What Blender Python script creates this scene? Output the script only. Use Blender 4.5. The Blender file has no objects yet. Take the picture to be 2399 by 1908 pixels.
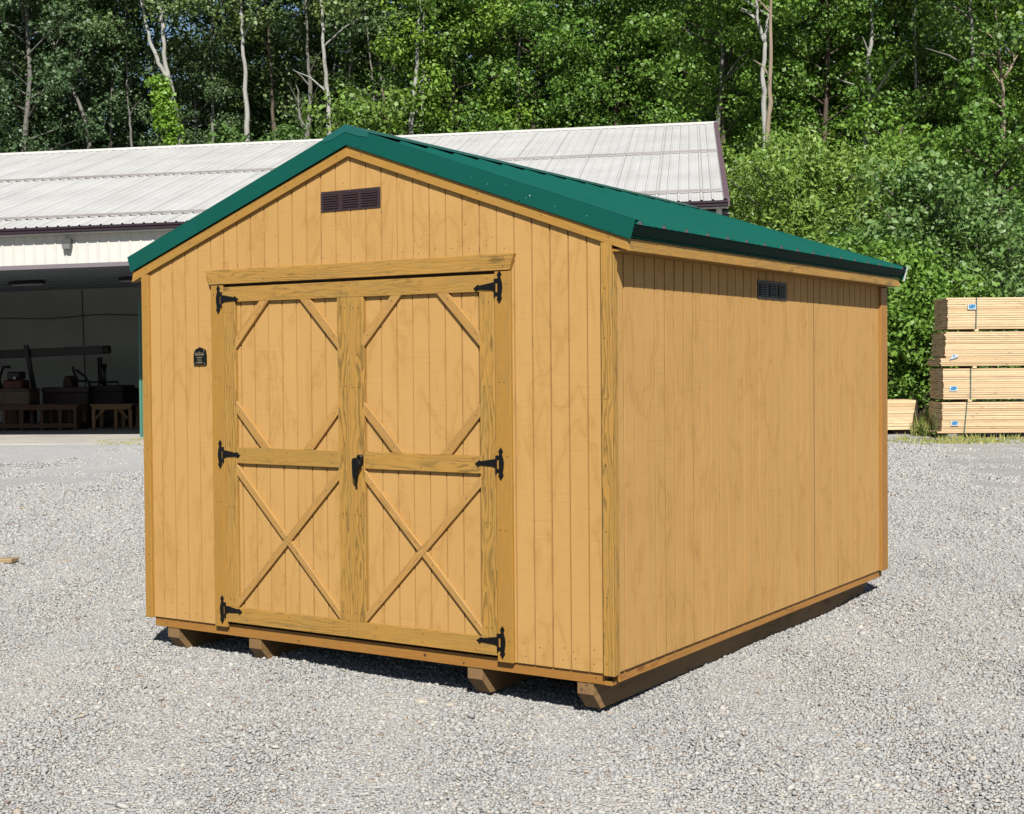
import bpy, bmesh, math, random
import numpy as np
from mathutils import Vector, Matrix
random.seed(7); rng = np.random.default_rng(11)
sc = bpy.context.scene
COL = sc.collection
INCH = 0.0254
GZ = 7.3                       # ground is 7.3 in below the siding's bottom edge (shed drawing units: inches)

# ------------------------------------------------------------------ camera, sky, sun, exposure
YAW, PITCH, ROLL = 0.5427, -0.0197, -0.0077
CAM = Vector((246.28*INCH, -213.81*INCH, (56.483+GZ)*INCH))
FPX, PPX, PPY, IW, IH = 3217.54, 1391.57, 914.93, 2399.0, 1908.0
_cp, _sp, _cy, _sy = math.cos(PITCH), math.sin(PITCH), math.cos(YAW), math.sin(YAW)
FWD = Vector((-_sy*_cp, _cy*_cp, _sp)); _r0 = Vector((_cy, _sy, 0)); _u0 = _r0.cross(FWD)
RGT = math.cos(ROLL)*_r0 + math.sin(ROLL)*_u0
UPV = -math.sin(ROLL)*_r0 + math.cos(ROLL)*_u0
cd = bpy.data.cameras.new('camera'); cam = bpy.data.objects.new('camera', cd); COL.objects.link(cam)
cd.sensor_fit = 'HORIZONTAL'; cd.sensor_width = 36.0; cd.lens = FPX/IW*36.0
cd.shift_x = (IW/2-PPX)/IW; cd.shift_y = -(IH/2-PPY)/IW
cd.clip_start = 0.1; cd.clip_end = 2000
m = Matrix((RGT, UPV, -FWD)).transposed().to_4x4(); m.translation = CAM; cam.matrix_world = m
sc.camera = cam

SUN_D = Vector((-0.81, 1.0, -1.13)).normalized()          # the way the light travels
SUN_EL = math.asin(-SUN_D.z); SUN_AZ = math.atan2(-SUN_D.x, -SUN_D.y)
world = bpy.data.worlds.new('World'); sc.world = world; world.use_nodes = True
nt = world.node_tree; bg = nt.nodes['Background']
sky = nt.nodes.new('ShaderNodeTexSky'); sky.sky_type = 'NISHITA'; sky.sun_disc = False
sky.sun_elevation = SUN_EL; sky.sun_rotation = SUN_AZ; sky.air_density = 1.0; sky.dust_density = 0.4; sky.ozone_density = 2.0
nt.links.new(sky.outputs[0], bg.inputs[0]); bg.inputs[1].default_value = 0.05
ld = bpy.data.lights.new('sun', 'SUN'); ld.energy = 5.0; ld.angle = math.radians(0.53); ld.color = (1.0, 0.965, 0.905)
lo = bpy.data.objects.new('sun', ld); COL.objects.link(lo); lo.rotation_euler = SUN_D.to_track_quat('-Z', 'Y').to_euler()
lo.location = (0, 0, 40)
sc.view_settings.view_transform = 'Standard'; sc.view_settings.look = 'None'
sc.view_settings.exposure = 0.97; sc.view_settings.gamma = 1.0
sc.render.engine = 'CYCLES'
sc.cycles.max_bounces = 8; sc.cycles.diffuse_bounces = 3; sc.cycles.transmission_bounces = 4; sc.cycles.glossy_bounces = 3

def at(u, v, depth):
    """world point seen at photo pixel (u, v) at this depth (metres along the view axis)"""
    return CAM + depth*(FWD + RGT*((u-PPX)/FPX) - UPV*((v-PPY)/FPX))
def ground_at(u, depth):
    q = at(u, 850, depth); return Vector((q.x, q.y, 0))

# ------------------------------------------------------------------ object helpers
def tag(o, label=None, cat=None, group=None, kind=None):
    if label: o['label'] = label
    if cat: o['category'] = cat
    if group: o['group'] = group
    if kind: o['kind'] = kind
    return o
def empty(name, loc, label, cat, group=None, rot=None):
    o = bpy.data.objects.new(name, None); COL.objects.link(o); o.location = loc; o.empty_display_size = 0.2
    if rot is not None: o.rotation_euler = rot
    return tag(o, label, cat, group)

class MB:
    """collects polygons; wc = wood/grain coordinates (along, across, depth) in inches"""
    def __init__(s): s.v, s.f, s.mi, s.wc, s.bt = [], [], [], [], []
    def add(s, verts, faces, mi=0, wc=None, bt=0.5):
        n = len(s.v); s.v += [tuple(p) for p in verts]
        s.f += [tuple(i+n for i in f) for f in faces]; s.mi += [mi]*len(faces)
        s.wc += [tuple(p) for p in (wc if wc is not None else verts)]; s.bt += [bt]*len(verts)
    def prism(s, pts, axis, c0, c1, along=(1, 0), mi=0, bt=None, off=None):
        """2D outline extruded along an axis. axis 'y': pts are (x,z); 'x': (y,z); 'z': (x,y)"""
        n = len(pts); k = {'y': lambda p, c: (p[0], c, p[1]), 'x': lambda p, c: (c, p[0], p[1]), 'z': lambda p, c: (p[0], p[1], c)}[axis]
        v = [k(p, c0) for p in pts]+[k(p, c1) for p in pts]
        area = sum(pts[i][0]*pts[(i+1) % n][1]-pts[(i+1) % n][0]*pts[i][1] for i in range(n))
        flip = (area > 0) == (axis in 'xz')
        if c1 < c0: flip = not flip
        f = [tuple(range(n)), tuple(range(2*n-1, n-1, -1))]+[(i, i+n, (i+1) % n+n, (i+1) % n) for i in range(n)]
        if flip: f = [tuple(reversed(q)) for q in f]
        l = math.hypot(*along); a = (along[0]/l, along[1]/l)
        if off is None: off = (random.uniform(0, 400), random.uniform(-3.2, 3.2), random.uniform(.8, 3.2))
        cx = sum(p[0] for p in pts)/n; cy = sum(p[1] for p in pts)/n
        wc = []
        for c in (c0, c1):
            for p in pts:
                dx, dy = p[0]-cx, p[1]-cy
                wc.append((dx*a[0]+dy*a[1]+off[0], -dx*a[1]+dy*a[0]+off[1], (c-c0)+off[2]))
        s.add(v, f, mi, wc, random.random() if bt is None else bt)
    def box(s, x0, x1, y0, y1, z0, z1, along='x', mi=0, bt=None):
        if along == 'x': s.prism([(x0, z0), (x1, z0), (x1, z1), (x0, z1)], 'y', y0, y1, (1, 0), mi, bt)
        elif along == 'z': s.prism([(x0, z0), (x1, z0), (x1, z1), (x0, z1)], 'y', y0, y1, (0, 1), mi, bt)
        else: s.prism([(y0, z0), (y1, z0), (y1, z1), (y0, z1)], 'x', x0, x1, (1, 0), mi, bt)
    def tube(s, pts, rad, n=8, mi=0, cap=True):
        pts = [Vector(p) for p in pts]; rad = rad if hasattr(rad, '__len__') else [rad]*len(pts)
        rings = []; ref = Vector((0.31, 0.17, 0.93)).normalized()
        for i, p in enumerate(pts):
            t = (pts[min(i+1, len(pts)-1)]-pts[max(i-1, 0)]).normalized()
            a = t.cross(ref)
            if a.length < 1e-3: a = t.cross(Vector((1, 0, 0)))
            a.normalize(); b = t.cross(a)
            rings.append([p+rad[i]*(math.cos(2*math.pi*j/n)*a+math.sin(2*math.pi*j/n)*b) for j in range(n)])
        v = [q for r in rings for q in r]; f = []
        for i in range(len(pts)-1):
            for j in range(n): f.append((i*n+j, i*n+(j+1) % n, (i+1)*n+(j+1) % n, (i+1)*n+j))
        if cap: f += [tuple(range(n-1, -1, -1)), tuple(range((len(pts)-1)*n, len(pts)*n))]
        s.add(v, f, mi)
    def build(s, name, mats, parent=None, xf=None, smooth=False, bevel=0.0):
        me = bpy.data.meshes.new(name)
        vv = s.v if xf is None else [xf(p) for p in s.v]
        me.from_pydata(vv, [], s.f)
        for mm in (mats if isinstance(mats, (list, tuple)) else [mats]): me.materials.append(mm)
        me.polygons.foreach_set('material_index', s.mi)
        if smooth: me.polygons.foreach_set('use_smooth', [True]*len(s.f))
        a = me.attributes.new('wc', 'FLOAT_VECTOR', 'POINT'); a.data.foreach_set('vector', np.array(s.wc, np.float32).ravel())
        b = me.attributes.new('bt', 'FLOAT', 'POINT'); b.data.foreach_set('value', np.array(s.bt, np.float32))
        me.update()
        o = bpy.data.objects.new(name, me); COL.objects.link(o)
        if parent: o.parent = parent
        if bevel:
            bm = o.modifiers.new('bevel', 'BEVEL'); bm.width = bevel; bm.segments = 1; bm.limit_method = 'ANGLE'; bm.angle_limit = math.radians(50)
        return o

# ------------------------------------------------------------------ materials
CK = 0.44
def ck(c): return tuple(x*CK for x in c)
def new_mat(name):
    mt = bpy.data.materials.new(name); mt.use_nodes = True
    return mt, mt.node_tree, mt.node_tree.nodes['Principled BSDF']
def N(t, typ, **kw):
    n = t.nodes.new(typ)
    for k, v in kw.items(): setattr(n, k, v)
    return n
def ramp(t, stops, interp='LINEAR'):
    r = N(t, 'ShaderNodeValToRGB'); r.color_ramp.interpolation = interp
    e = r.color_ramp.elements
    while len(e) < len(stops): e.new(0.5)
    for i, (p, c) in enumerate(stops):
        e[i].position = p; e[i].color = (c, c, c, 1) if not hasattr(c, '__len__') else (*c, 1)
    return r
def mixc(t, a, b, fac, mode='MIX'):
    m = N(t, 'ShaderNodeMix', data_type='RGBA', blend_type=mode)
    for sock, val in ((m.inputs[6], a), (m.inputs[7], b), (m.inputs[0], fac)):
        if hasattr(val, 'is_output'): t.links.new(val, sock)
        elif hasattr(val, '__len__'): sock.default_value = (*val, 1)
        else: sock.default_value = val
    return m.outputs[2]
def noise(t, vec, scale=1.0, detail=3.0, rough=0.5, dist=0.0):
    n = N(t, 'ShaderNodeTexNoise'); n.inputs['Scale'].default_value = scale; n.inputs['Detail'].default_value = detail
    n.inputs['Roughness'].default_value = rough; n.inputs['Distortion'].default_value = dist
    if vec is not None: t.links.new(vec, n.inputs['Vector'])
    return n
def vmul(t, vec, s):
    m = N(t, 'ShaderNodeVectorMath', operation='MULTIPLY'); t.links.new(vec, m.inputs[0]); m.inputs[1].default_value = s; return m.outputs[0]
def vadd(t, a, b):
    m = N(t, 'ShaderNodeVectorMath', operation='ADD'); t.links.new(a, m.inputs[0]); t.links.new(b, m.inputs[1]); return m.outputs[0]
def mth(t, op, a, b=0.0, clamp=False):
    m = N(t, 'ShaderNodeMath', operation=op); m.use_clamp = clamp
    for s_, v in ((m.inputs[0], a), (m.inputs[1], b)):
        if hasattr(v, 'is_output'): t.links.new(v, s_)
        else: s_.default_value = v
    return m.outputs[0]
def attr(t, name): return N(t, 'ShaderNodeAttribute', attribute_name=name)
def bump(t, h, strength, dist, bs):
    b = N(t, 'ShaderNodeBump'); b.inputs['Strength'].default_value = strength; b.inputs['Distance'].default_value = dist
    t.links.new(h, b.inputs['Height']); t.links.new(b.outputs[0], bs.inputs['Normal']); return b
def set_in(bs, **kw):
    for k, v in kw.items(): bs.inputs[k].default_value = v

def wood_mat(name, light, dark, grey, contrast=1.0, period=0.5, rough=0.55, tint=1.0):
    light, dark, grey = ck(light), ck(dark), ck(grey)
    mt, t, bs = new_mat(name)
    wc = attr(t, 'wc').outputs['Vector']; bt = attr(t, 'bt').outputs['Fac']
    warp = noise(t, vmul(t, wc, (0.055, 0.30, 0.30)), 1.0, 3, 0.55)
    w2 = N(t, 'ShaderNodeVectorMath', operation='SUBTRACT'); t.links.new(warp.outputs['Color'], w2.inputs[0]); w2.inputs[1].default_value = (.5, .5, .5)
    p = vadd(t, vmul(t, wc, (0.012, 1, 1)), vmul(t, w2.outputs[0], (0, 3.4, 3.4)))
    wv = N(t, 'ShaderNodeTexWave', wave_type='RINGS', rings_direction='X', wave_profile='SAW')
    wv.inputs['Scale'].default_value = 0.314/period; wv.inputs['Distortion'].default_value = 0.6; wv.inputs['Detail'].default_value = 2; wv.inputs['Detail Scale'].default_value = 1.2
    t.links.new(p, wv.inputs['Vector'])
    rg = ramp(t, [(0.0, 0.0), (0.45, 0.12), (0.84, 1.0), (0.93, .55), (1.0, 0.0)]); t.links.new(wv.outputs['Fac'], rg.inputs[0])
    big = noise(t, vmul(t, wc, (0.035, 0.22, 0.22)), 1.0, 2, 0.5)
    br = ramp(t, [(0.35, 0.15), (0.62, 1.0)]); t.links.new(big.outputs['Fac'], br.inputs[0])
    amt = mth(t, 'MULTIPLY', mth(t, 'MULTIPLY', rg.outputs[0], br.outputs[0]), mth(t, 'MULTIPLY', mth(t, 'ADD', bt, 0.35), contrast*0.92), True)
    fib = noise(t, vmul(t, wc, (0.35, 9, 9)), 1.0, 2, 0.6)
    c = mixc(t, light, dark, amt)
    gm = noise(t, vmul(t, wc, (0.05, 0.35, 0.35)), 1.7, 3, 0.6)
    gr = ramp(t, [(0.48, 0.0), (0.72, 0.55)]); t.links.new(gm.outputs['Fac'], gr.inputs[0])
    c = mixc(t, c, grey, gr.outputs[0])
    kv = N(t, 'ShaderNodeTexVoronoi'); kv.inputs['Scale'].default_value = 1.0; t.links.new(vmul(t, wc, (0.05, 0.21, 0.21)), kv.inputs['Vector'])
    kr = ramp(t, [(0.0, 0.85), (0.07, 0.7), (0.12, 0.0)]); t.links.new(kv.outputs['Distance'], kr.inputs[0])
    c = mixc(t, c, tuple(x*.55 for x in dark), kr.outputs[0])
    fr = ramp(t, [(0.25, 0.86), (0.75, 1.10)]); t.links.new(fib.outputs['Fac'], fr.inputs[0])
    c = mixc(t, c, fr.outputs[0], 1.0, 'MULTIPLY')
    tr = ramp(t, [(0.0, (1-.12*tint, 1-.15*tint, 1-.20*tint)), (0.5, (1, 1, 1)), (1.0, (1+.10*tint, 1+.07*tint, 1+.05*tint))]); t.links.new(bt, tr.inputs[0])
    c = mixc(t, c, tr.outputs[0], 1.0, 'MULTIPLY')
    t.links.new(c, bs.inputs['Base Color']); set_in(bs, Roughness=rough); bs.inputs['Specular IOR Level'].default_value = 0.3
    bump(t, fib.outputs['Fac'], 0.25, 0.002, bs)
    return mt
M_TRIM = wood_mat('stained_pine', (0.58, 0.318, 0.068), (0.29, 0.17, 0.040), (0.43, 0.285, 0.085))
M_BRACE = wood_mat('stained_pine_pale', (0.64, 0.355, 0.10), (0.42, 0.22, 0.058), (0.50, 0.32, 0.12), 0.8)
M_RAKE = wood_mat('stained_pine_warm', (0.60, 0.315, 0.060), (0.41, 0.21, 0.042), (0.48, 0.29, 0.08), 0.7)
M_BAND = wood_mat('stained_band', (0.55, 0.26, 0.055), (0.38, 0.16, 0.03), (0.48, 0.24, 0.06), 0.8)
M_SKID = wood_mat('treated_skid', (0.36, 0.215, 0.09), (0.20, 0.11, 0.04), (0.30, 0.19, 0.09), 1.0, 0.5, 0.7)
M_LUMBER = wood_mat('fresh_lumber', (1.04, 0.77, 0.465), (0.80, 0.55, 0.30), (0.74, 0.52, 0.32), 0.8, 0.8, 0.65, 1.8)
M_BENCH = wood_mat('bench_wood', (0.36, 0.19, 0.075), (0.24, 0.12, 0.05), (0.22, 0.14, 0.07), 0.7, 0.8, 0.6)
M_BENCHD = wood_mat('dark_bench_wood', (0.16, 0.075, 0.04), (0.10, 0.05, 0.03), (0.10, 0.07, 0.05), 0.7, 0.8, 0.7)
M_BLOCKWOOD = wood_mat('weathered_block', (0.50, 0.36, 0.20), (0.38, 0.25, 0.12), (0.40, 0.33, 0.25), 0.7, 0.6, 0.75)

def siding_mat():
    mt, t, bs = new_mat('plywood_siding')
    wc = attr(t, 'wc').outputs['Vector']          # (across, up, depth) inches, random offset per panel
    ply = noise(t, vmul(t, wc, (0.16, 0.055, 0.1)), 1.0, 3.5, 0.5, 0.6)
    pp = mth(t, 'PINGPONG', mth(t, 'MULTIPLY', ply.outputs['Fac'], 7.0), 1.0)
    pr = ramp(t, [(0.05, 0.0), (0.35, 0.75), (0.9, 1.0)]); t.links.new(pp, pr.inputs[0])
    edge = ramp(t, [(0.0, 0.93), (0.10, 1.0)]); t.links.new(pp, edge.inputs[0])
    base = mixc(t, ck((0.685, 0.385, 0.119)), ck((0.735, 0.424, 0.140)), pr.outputs[0])
    base = mixc(t, base, edge.outputs[0], 1.0, 'MULTIPLY')
    blot = noise(t, vmul(t, wc, (0.05, 0.03, 0.05)), 1.0, 3, 0.6)
    blr = ramp(t, [(0.3, (0.965, 0.96, 0.93)), (0.7, (1.03, 1.025, 1.04))]); t.links.new(blot.outputs['Fac'], blr.inputs[0])
    base = mixc(t, base, blr.outputs[0], 1.0, 'MULTIPLY')
    kv = N(t, 'ShaderNodeTexVoronoi'); kv.inputs['Scale'].default_value = 1.0; t.links.new(vmul(t, wc, (0.075, 0.042, 0.0)), kv.inputs['Vector'])
    kr = ramp(t, [(0.0, (0.80, 0.70, 0.58)), (0.05, (0.90, 0.84, 0.76)), (0.075, (0.97, 0.96, 0.94)), (0.095, (0.92, 0.88, 0.82)), (0.12, (1, 1, 1))]); t.links.new(kv.outputs['Distance'], kr.inputs[0])
    base = mixc(t, base, kr.outputs[0], 0.6, 'MULTIPLY')
    saw = noise(t, vmul(t, wc, (0.12, 4.2, 1)), 1.0, 3, 0.65)
    sr = ramp(t, [(0.30, 0.88), (0.40, 1.0), (0.72, 1.02)]); t.links.new(saw.outputs['Fac'], sr.inputs[0])
    base = mixc(t, base, sr.outputs[0], 1.0, 'MULTIPLY')
    fibv = noise(t, vmul(t, wc, (5.0, 0.12, 1)), 1.0, 2, 0.6)
    fr = ramp(t, [(0.3, 0.97), (0.7, 1.02)]); t.links.new(fibv.outputs['Fac'], fr.inputs[0])
    base = mixc(t, base, fr.outputs[0], 1.0, 'MULTIPLY')
    t.links.new(base, bs.inputs['Base Color']); set_in(bs, Roughness=0.72); bs.inputs['Specular IOR Level'].default_value = 0.22
    bump(t, mth(t, 'ADD', saw.outputs['Fac'], mth(t, 'MULTIPLY', fibv.outputs['Fac'], 0.5)), 0.3, 0.0018, bs)
    return mt
M_SIDING = siding_mat()

def plain(name, col, rough=0.5, metal=0.0, var=0.0, vscale=6.0, spec=0.35):
    col = ck(col)
    mt, t, bs = new_mat(name)
    set_in(bs, Roughness=rough, Metallic=metal); bs.inputs['Specular IOR Level'].default_value = spec
    if var:
        tc = N(t, 'ShaderNodeTexCoord'); n = noise(t, tc.outputs['Object'], vscale, 4, 0.6)
        r = ramp(t, [(0.3, tuple(c*(1-var) for c in col)), (0.7, tuple(min(1, c*(1+var)) for c in col))]); t.links.new(n.outputs['Fac'], r.inputs[0])
        t.links.new(r.outputs[0], bs.inputs['Base Color'])
    else: bs.inputs['Base Color'].default_value = (*col, 1)
    return mt
M_GROOVE = plain('stain_and_shade_in_groove', (0.46, 0.24, 0.075), 0.8, 0, 0.28, 9)  # groove floors coloured darker for pooled stain and for sun not reaching in
M_NAIL = plain('rusty_nail', (0.10, 0.05, 0.02), 0.6)
M_VOID = plain('dark_knot', (0.085, 0.045, 0.015), 0.9)
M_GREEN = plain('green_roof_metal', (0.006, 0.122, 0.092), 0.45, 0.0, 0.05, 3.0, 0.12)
M_GREEN_SHADE = plain('shaded_green_trim', (0.004, 0.046, 0.035), 0.55, 0.0, 0.06, 3.0, 0.05)  # roof green darkened, puts the shade under the eave into the colour
M_RIBEND = plain('grey_rib_end', (0.16, 0.145, 0.155), 0.8)  # added grey plugs, stand in for the primed sheet underside catching light
M_PRIMER = plain('white_primer', (0.75, 0.75, 0.74), 0.5)
M_VENT = plain('brown_vent_metal', (0.055, 0.030, 0.034), 0.42, 0.0, 0.05, 8)
M_VENTD = plain('vent_hole', (0.004, 0.003, 0.003), 0.9)
M_VENTS = plain('dark_vent_metal', (0.030, 0.028, 0.028), 0.5, 0.0, 0.1, 8)
M_BLACK = plain('black_iron', (0.006, 0.006, 0.0065), 0.42, 0.0, 0.2, 10, 0.2)
M_BRASS = plain('brass_relief', (0.32, 0.27, 0.17), 0.45, 0.3)
M_STEEL = plain('screw_steel', (0.55, 0.55, 0.55), 0.35, 0.7)
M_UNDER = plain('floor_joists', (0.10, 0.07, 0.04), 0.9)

# ------------------------------------------------------------------ setting: ground and gravel
def gh(x, y):
    """small unevenness of the gravel yard, metres"""
    return 0.014*np.sin(1.7*x+0.6*y)+0.011*np.sin(2.9*y-1.3*x+1.0)+0.007*np.sin(5.3*x+4.1*y+2.0)-0.012
def ground_mat(name, fine=True):
    mt, t, bs = new_mat(name)
    tc = N(t, 'ShaderNodeTexCoord'); P = tc.outputs['Object']
    warp = noise(t, P, 30, 2, 0.5)
    pw = vadd(t, P, vmul(t, warp.outputs['Color'], (0.02, 0.02, 0.02)))
    vo = N(t, 'ShaderNodeTexVoronoi'); vo.inputs['Scale'].default_value = 48; t.links.new(pw, vo.inputs['Vector'])
    cr = ramp(t, [(0.0, (0.2632, 0.2587, 0.2475)), (0.3, (0.3042, 0.299, 0.2838)), (0.62, (0.3334, 0.3254, 0.308)), (0.8, (0.3627, 0.353, 0.33)), (0.9, (0.3802, 0.3392, 0.275)), (0.96, (0.2574, 0.2012, 0.165)), (1.0, (0.468, 0.46, 0.429))])
    sx = N(t, 'ShaderNodeSeparateColor'); t.links.new(vo.outputs['Color'], sx.inputs[0]); t.links.new(sx.outputs[0], cr.inputs[0])
    dk = ramp(t, [(0.0, 1.0), (0.5, 0.98), (0.8, 0.75)]); t.links.new(vo.outputs['Distance'], dk.inputs[0])
    c = mixc(t, cr.outputs[0], dk.outputs[0], 0.8, 'MULTIPLY')
    big = noise(t, vmul(t, P, (0.35, 0.35, 1)), 1.0, 5, 0.6)
    bgr = ramp(t, [(0.3, (0.86, 0.86, 0.87)), (0.52, (1.0, 1.0, 1.0)), (0.72, (1.14, 1.13, 1.10))]); t.links.new(big.outputs['Fac'], bgr.inputs[0])
    c = mixc(t, c, bgr.outputs[0], 1.0, 'MULTIPLY')
    pt = noise(t, vmul(t, P, (0.10, 0.16, 1)), 1.0, 6, 0.7, 1.0); ptr = ramp(t, [(0.40, (0.96, 0.95, 0.94)), (0.52, (1, 1, 1)), (0.62, (1.0, 1.0, 1.0)), (0.72, (1.30, 1.30, 1.29))]); t.links.new(pt.outputs['Fac'], ptr.inputs[0])
    c = mixc(t, c, ptr.outputs[0], 1.0, 'MULTIPLY')
    dv = N(t, 'ShaderNodeVectorMath', operation='DISTANCE'); t.links.new(vadd(t, P, vmul(t, big.outputs['Color'], (5, 5, 0))), dv.inputs[0]); dv.inputs[1].default_value = (-13.5, 14.5, 0)
    dvr = ramp(t, [(0.0, 0.75), (0.45, 0.6), (0.85, 0.0)]); t.links.new(mth(t, 'MULTIPLY', dv.outputs['Value'], 1/11.0), dvr.inputs[0])
    c = mixc(t, c, (0.355, 0.353, 0.346), dvr.outputs[0])
    mid = noise(t, P, 3.0, 4, 0.7)
    mr = ramp(t, [(0.3, 0.9), (0.7, 1.08)]); t.links.new(mid.outputs['Fac'], mr.inputs[0])
    c = mixc(t, c, mr.outputs[0], 1.0, 'MULTIPLY')
    t.links.new(c, bs.inputs['Base Color']); set_in(bs, Roughness=0.95); bs.inputs['Specular IOR Level'].default_value = 0.15
    h = mth(t, 'ADD', mth(t, 'MULTIPLY', vo.outputs['Distance'], -1.0), mth(t, 'MULTIPLY', sx.outputs[1], 0.5))
    bump(t, h, 0.9, 0.02, bs)
    return mt
M_GROUND = ground_mat('gravel_yard')
def axis_coords(c, half, fine, far):
    a = list(np.arange(-half, half+1e-6, fine)); d = fine; x = half
    while x < far: d *= 1.35; x += d; a = [-x]+a+[x]
    return np.array(a)+c
gx = axis_coords(2.0, 9.0, 0.3, 600); gy = axis_coords(1.5, 9.0, 0.3, 600)
X, Y = np.meshgrid(gx, gy); near = np.exp(-(np.maximum(0, np.hypot(X-2, Y-1.5)-9)/3)**2)
V = np.stack([X, Y, gh(X, Y)*near], -1).reshape(-1, 3)
nx, ny = len(gx), len(gy); idx = np.arange(nx*ny).reshape(ny, nx)
F = np.stack([idx[:-1, :-1], idx[:-1, 1:], idx[1:, 1:], idx[1:, :-1]], -1).reshape(-1, 4)
def np_mesh(name, V, F, mats, parent=None, attrs=None, smooth=False):
    """F: (n, k) int array"""
    me = bpy.data.meshes.new(name); n, k = F.shape
    me.vertices.add(len(V)); me.vertices.foreach_set('co', np.ascontiguousarray(V, np.float32).ravel())
    me.loops.add(n*k); me.loops.foreach_set('vertex_index', np.ascontiguousarray(F, np.int32).ravel())
    me.polygons.add(n); me.polygons.foreach_set('loop_start', np.arange(0, n*k, k, dtype=np.int32))
    if smooth: me.polygons.foreach_set('use_smooth', np.ones(n, bool))
    for mm in (mats if isinstance(mats, (list, tuple)) else [mats]): me.materials.append(mm)
    for nm, (dom, arr) in (attrs or {}).items():
        a = me.attributes.new(nm, 'FLOAT', dom); a.data.foreach_set('value', np.ascontiguousarray(arr, np.float32))
    me.update(calc_edges=True)
    o = bpy.data.objects.new(name, me); COL.objects.link(o)
    if parent: o.parent = parent
    return o
tag(np_mesh('ground', V, F, M_GROUND, smooth=True), kind='structure')

def stone_mat():
    mt, t, bs = new_mat('crushed_limestone')
    a = attr(t, 'sv').outputs['Fac']
    cr = ramp(t, [(0.0, (0.1912, 0.1893, 0.1853)), (0.25, (0.2259, 0.2232, 0.2158)), (0.55, (0.25, 0.2466, 0.237)), (0.8, (0.2784, 0.2727, 0.2563)), (0.92, (0.3151, 0.2997, 0.2654)), (0.955, (0.2521, 0.2133, 0.1672)), (0.98, (0.1366, 0.0988, 0.079)), (1.0, (0.3467, 0.3392, 0.3201))])
    t.links.new(a, cr.inputs[0])
    tc = N(t, 'ShaderNodeTexCoord')
    big = noise(t, vmul(t, tc.outputs['Object'], (0.35, 0.35, 1)), 1.0, 5, 0.6)
    bgr = ramp(t, [(0.3, (0.96, 0.96, 0.965)), (0.52, (1.0, 1.0, 1.0)), (0.72, (1.04, 1.035, 1.025))]); t.links.new(big.outputs['Fac'], bgr.inputs[0])
    sp = noise(t, tc.outputs['Object'], 260, 3, 0.7)
    spr = ramp(t, [(0.3, 0.86), (0.7, 1.10)]); t.links.new(sp.outputs['Fac'], spr.inputs[0])
    c = mixc(t, mixc(t, cr.outputs[0], bgr.outputs[0], 1.0, 'MULTIPLY'), spr.outputs[0], 1.0, 'MULTIPLY')
    t.links.new(c, bs.inputs['Base Color']); set_in(bs, Roughness=0.9); bs.inputs['Specular IOR Level'].default_value = 0.2
    return mt
M_STONE = stone_mat()
def icosa():
    p = (1+5**.5)/2
    v = np.array([(-1, p, 0), (1, p, 0), (-1, -p, 0), (1, -p, 0), (0, -1, p), (0, 1, p), (0, -1, -p), (0, 1, -p), (p, 0, -1), (p, 0, 1), (-p, 0, -1), (-p, 0, 1)], float)
    v /= np.linalg.norm(v[0])
    f = np.array([(0, 11, 5), (0, 5, 1), (0, 1, 7), (0, 7, 10), (0, 10, 11), (1, 5, 9), (5, 11, 4), (11, 10, 2), (10, 7, 6), (7, 1, 8), (3, 9, 4), (3, 4, 2), (3, 2, 6), (3, 6, 8), (3, 8, 9), (4, 9, 5), (2, 4, 11), (6, 2, 10), (8, 6, 7), (9, 8, 1)])
    return v, f
ICO_V, ICO_F = icosa()
def rand_rot(n):
    q = rng.normal(size=(n, 4)); q /= np.linalg.norm(q, axis=1)[:, None]; w, x, y, z = q.T
    return np.stack([1-2*(y*y+z*z), 2*(x*y-z*w), 2*(x*z+y*w), 2*(x*y+z*w), 1-2*(x*x+z*z), 2*(y*z-x*w), 2*(x*z-y*w), 2*(y*z+x*w), 1-2*(x*x+y*y)], -1).reshape(n, 3, 3)
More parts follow.
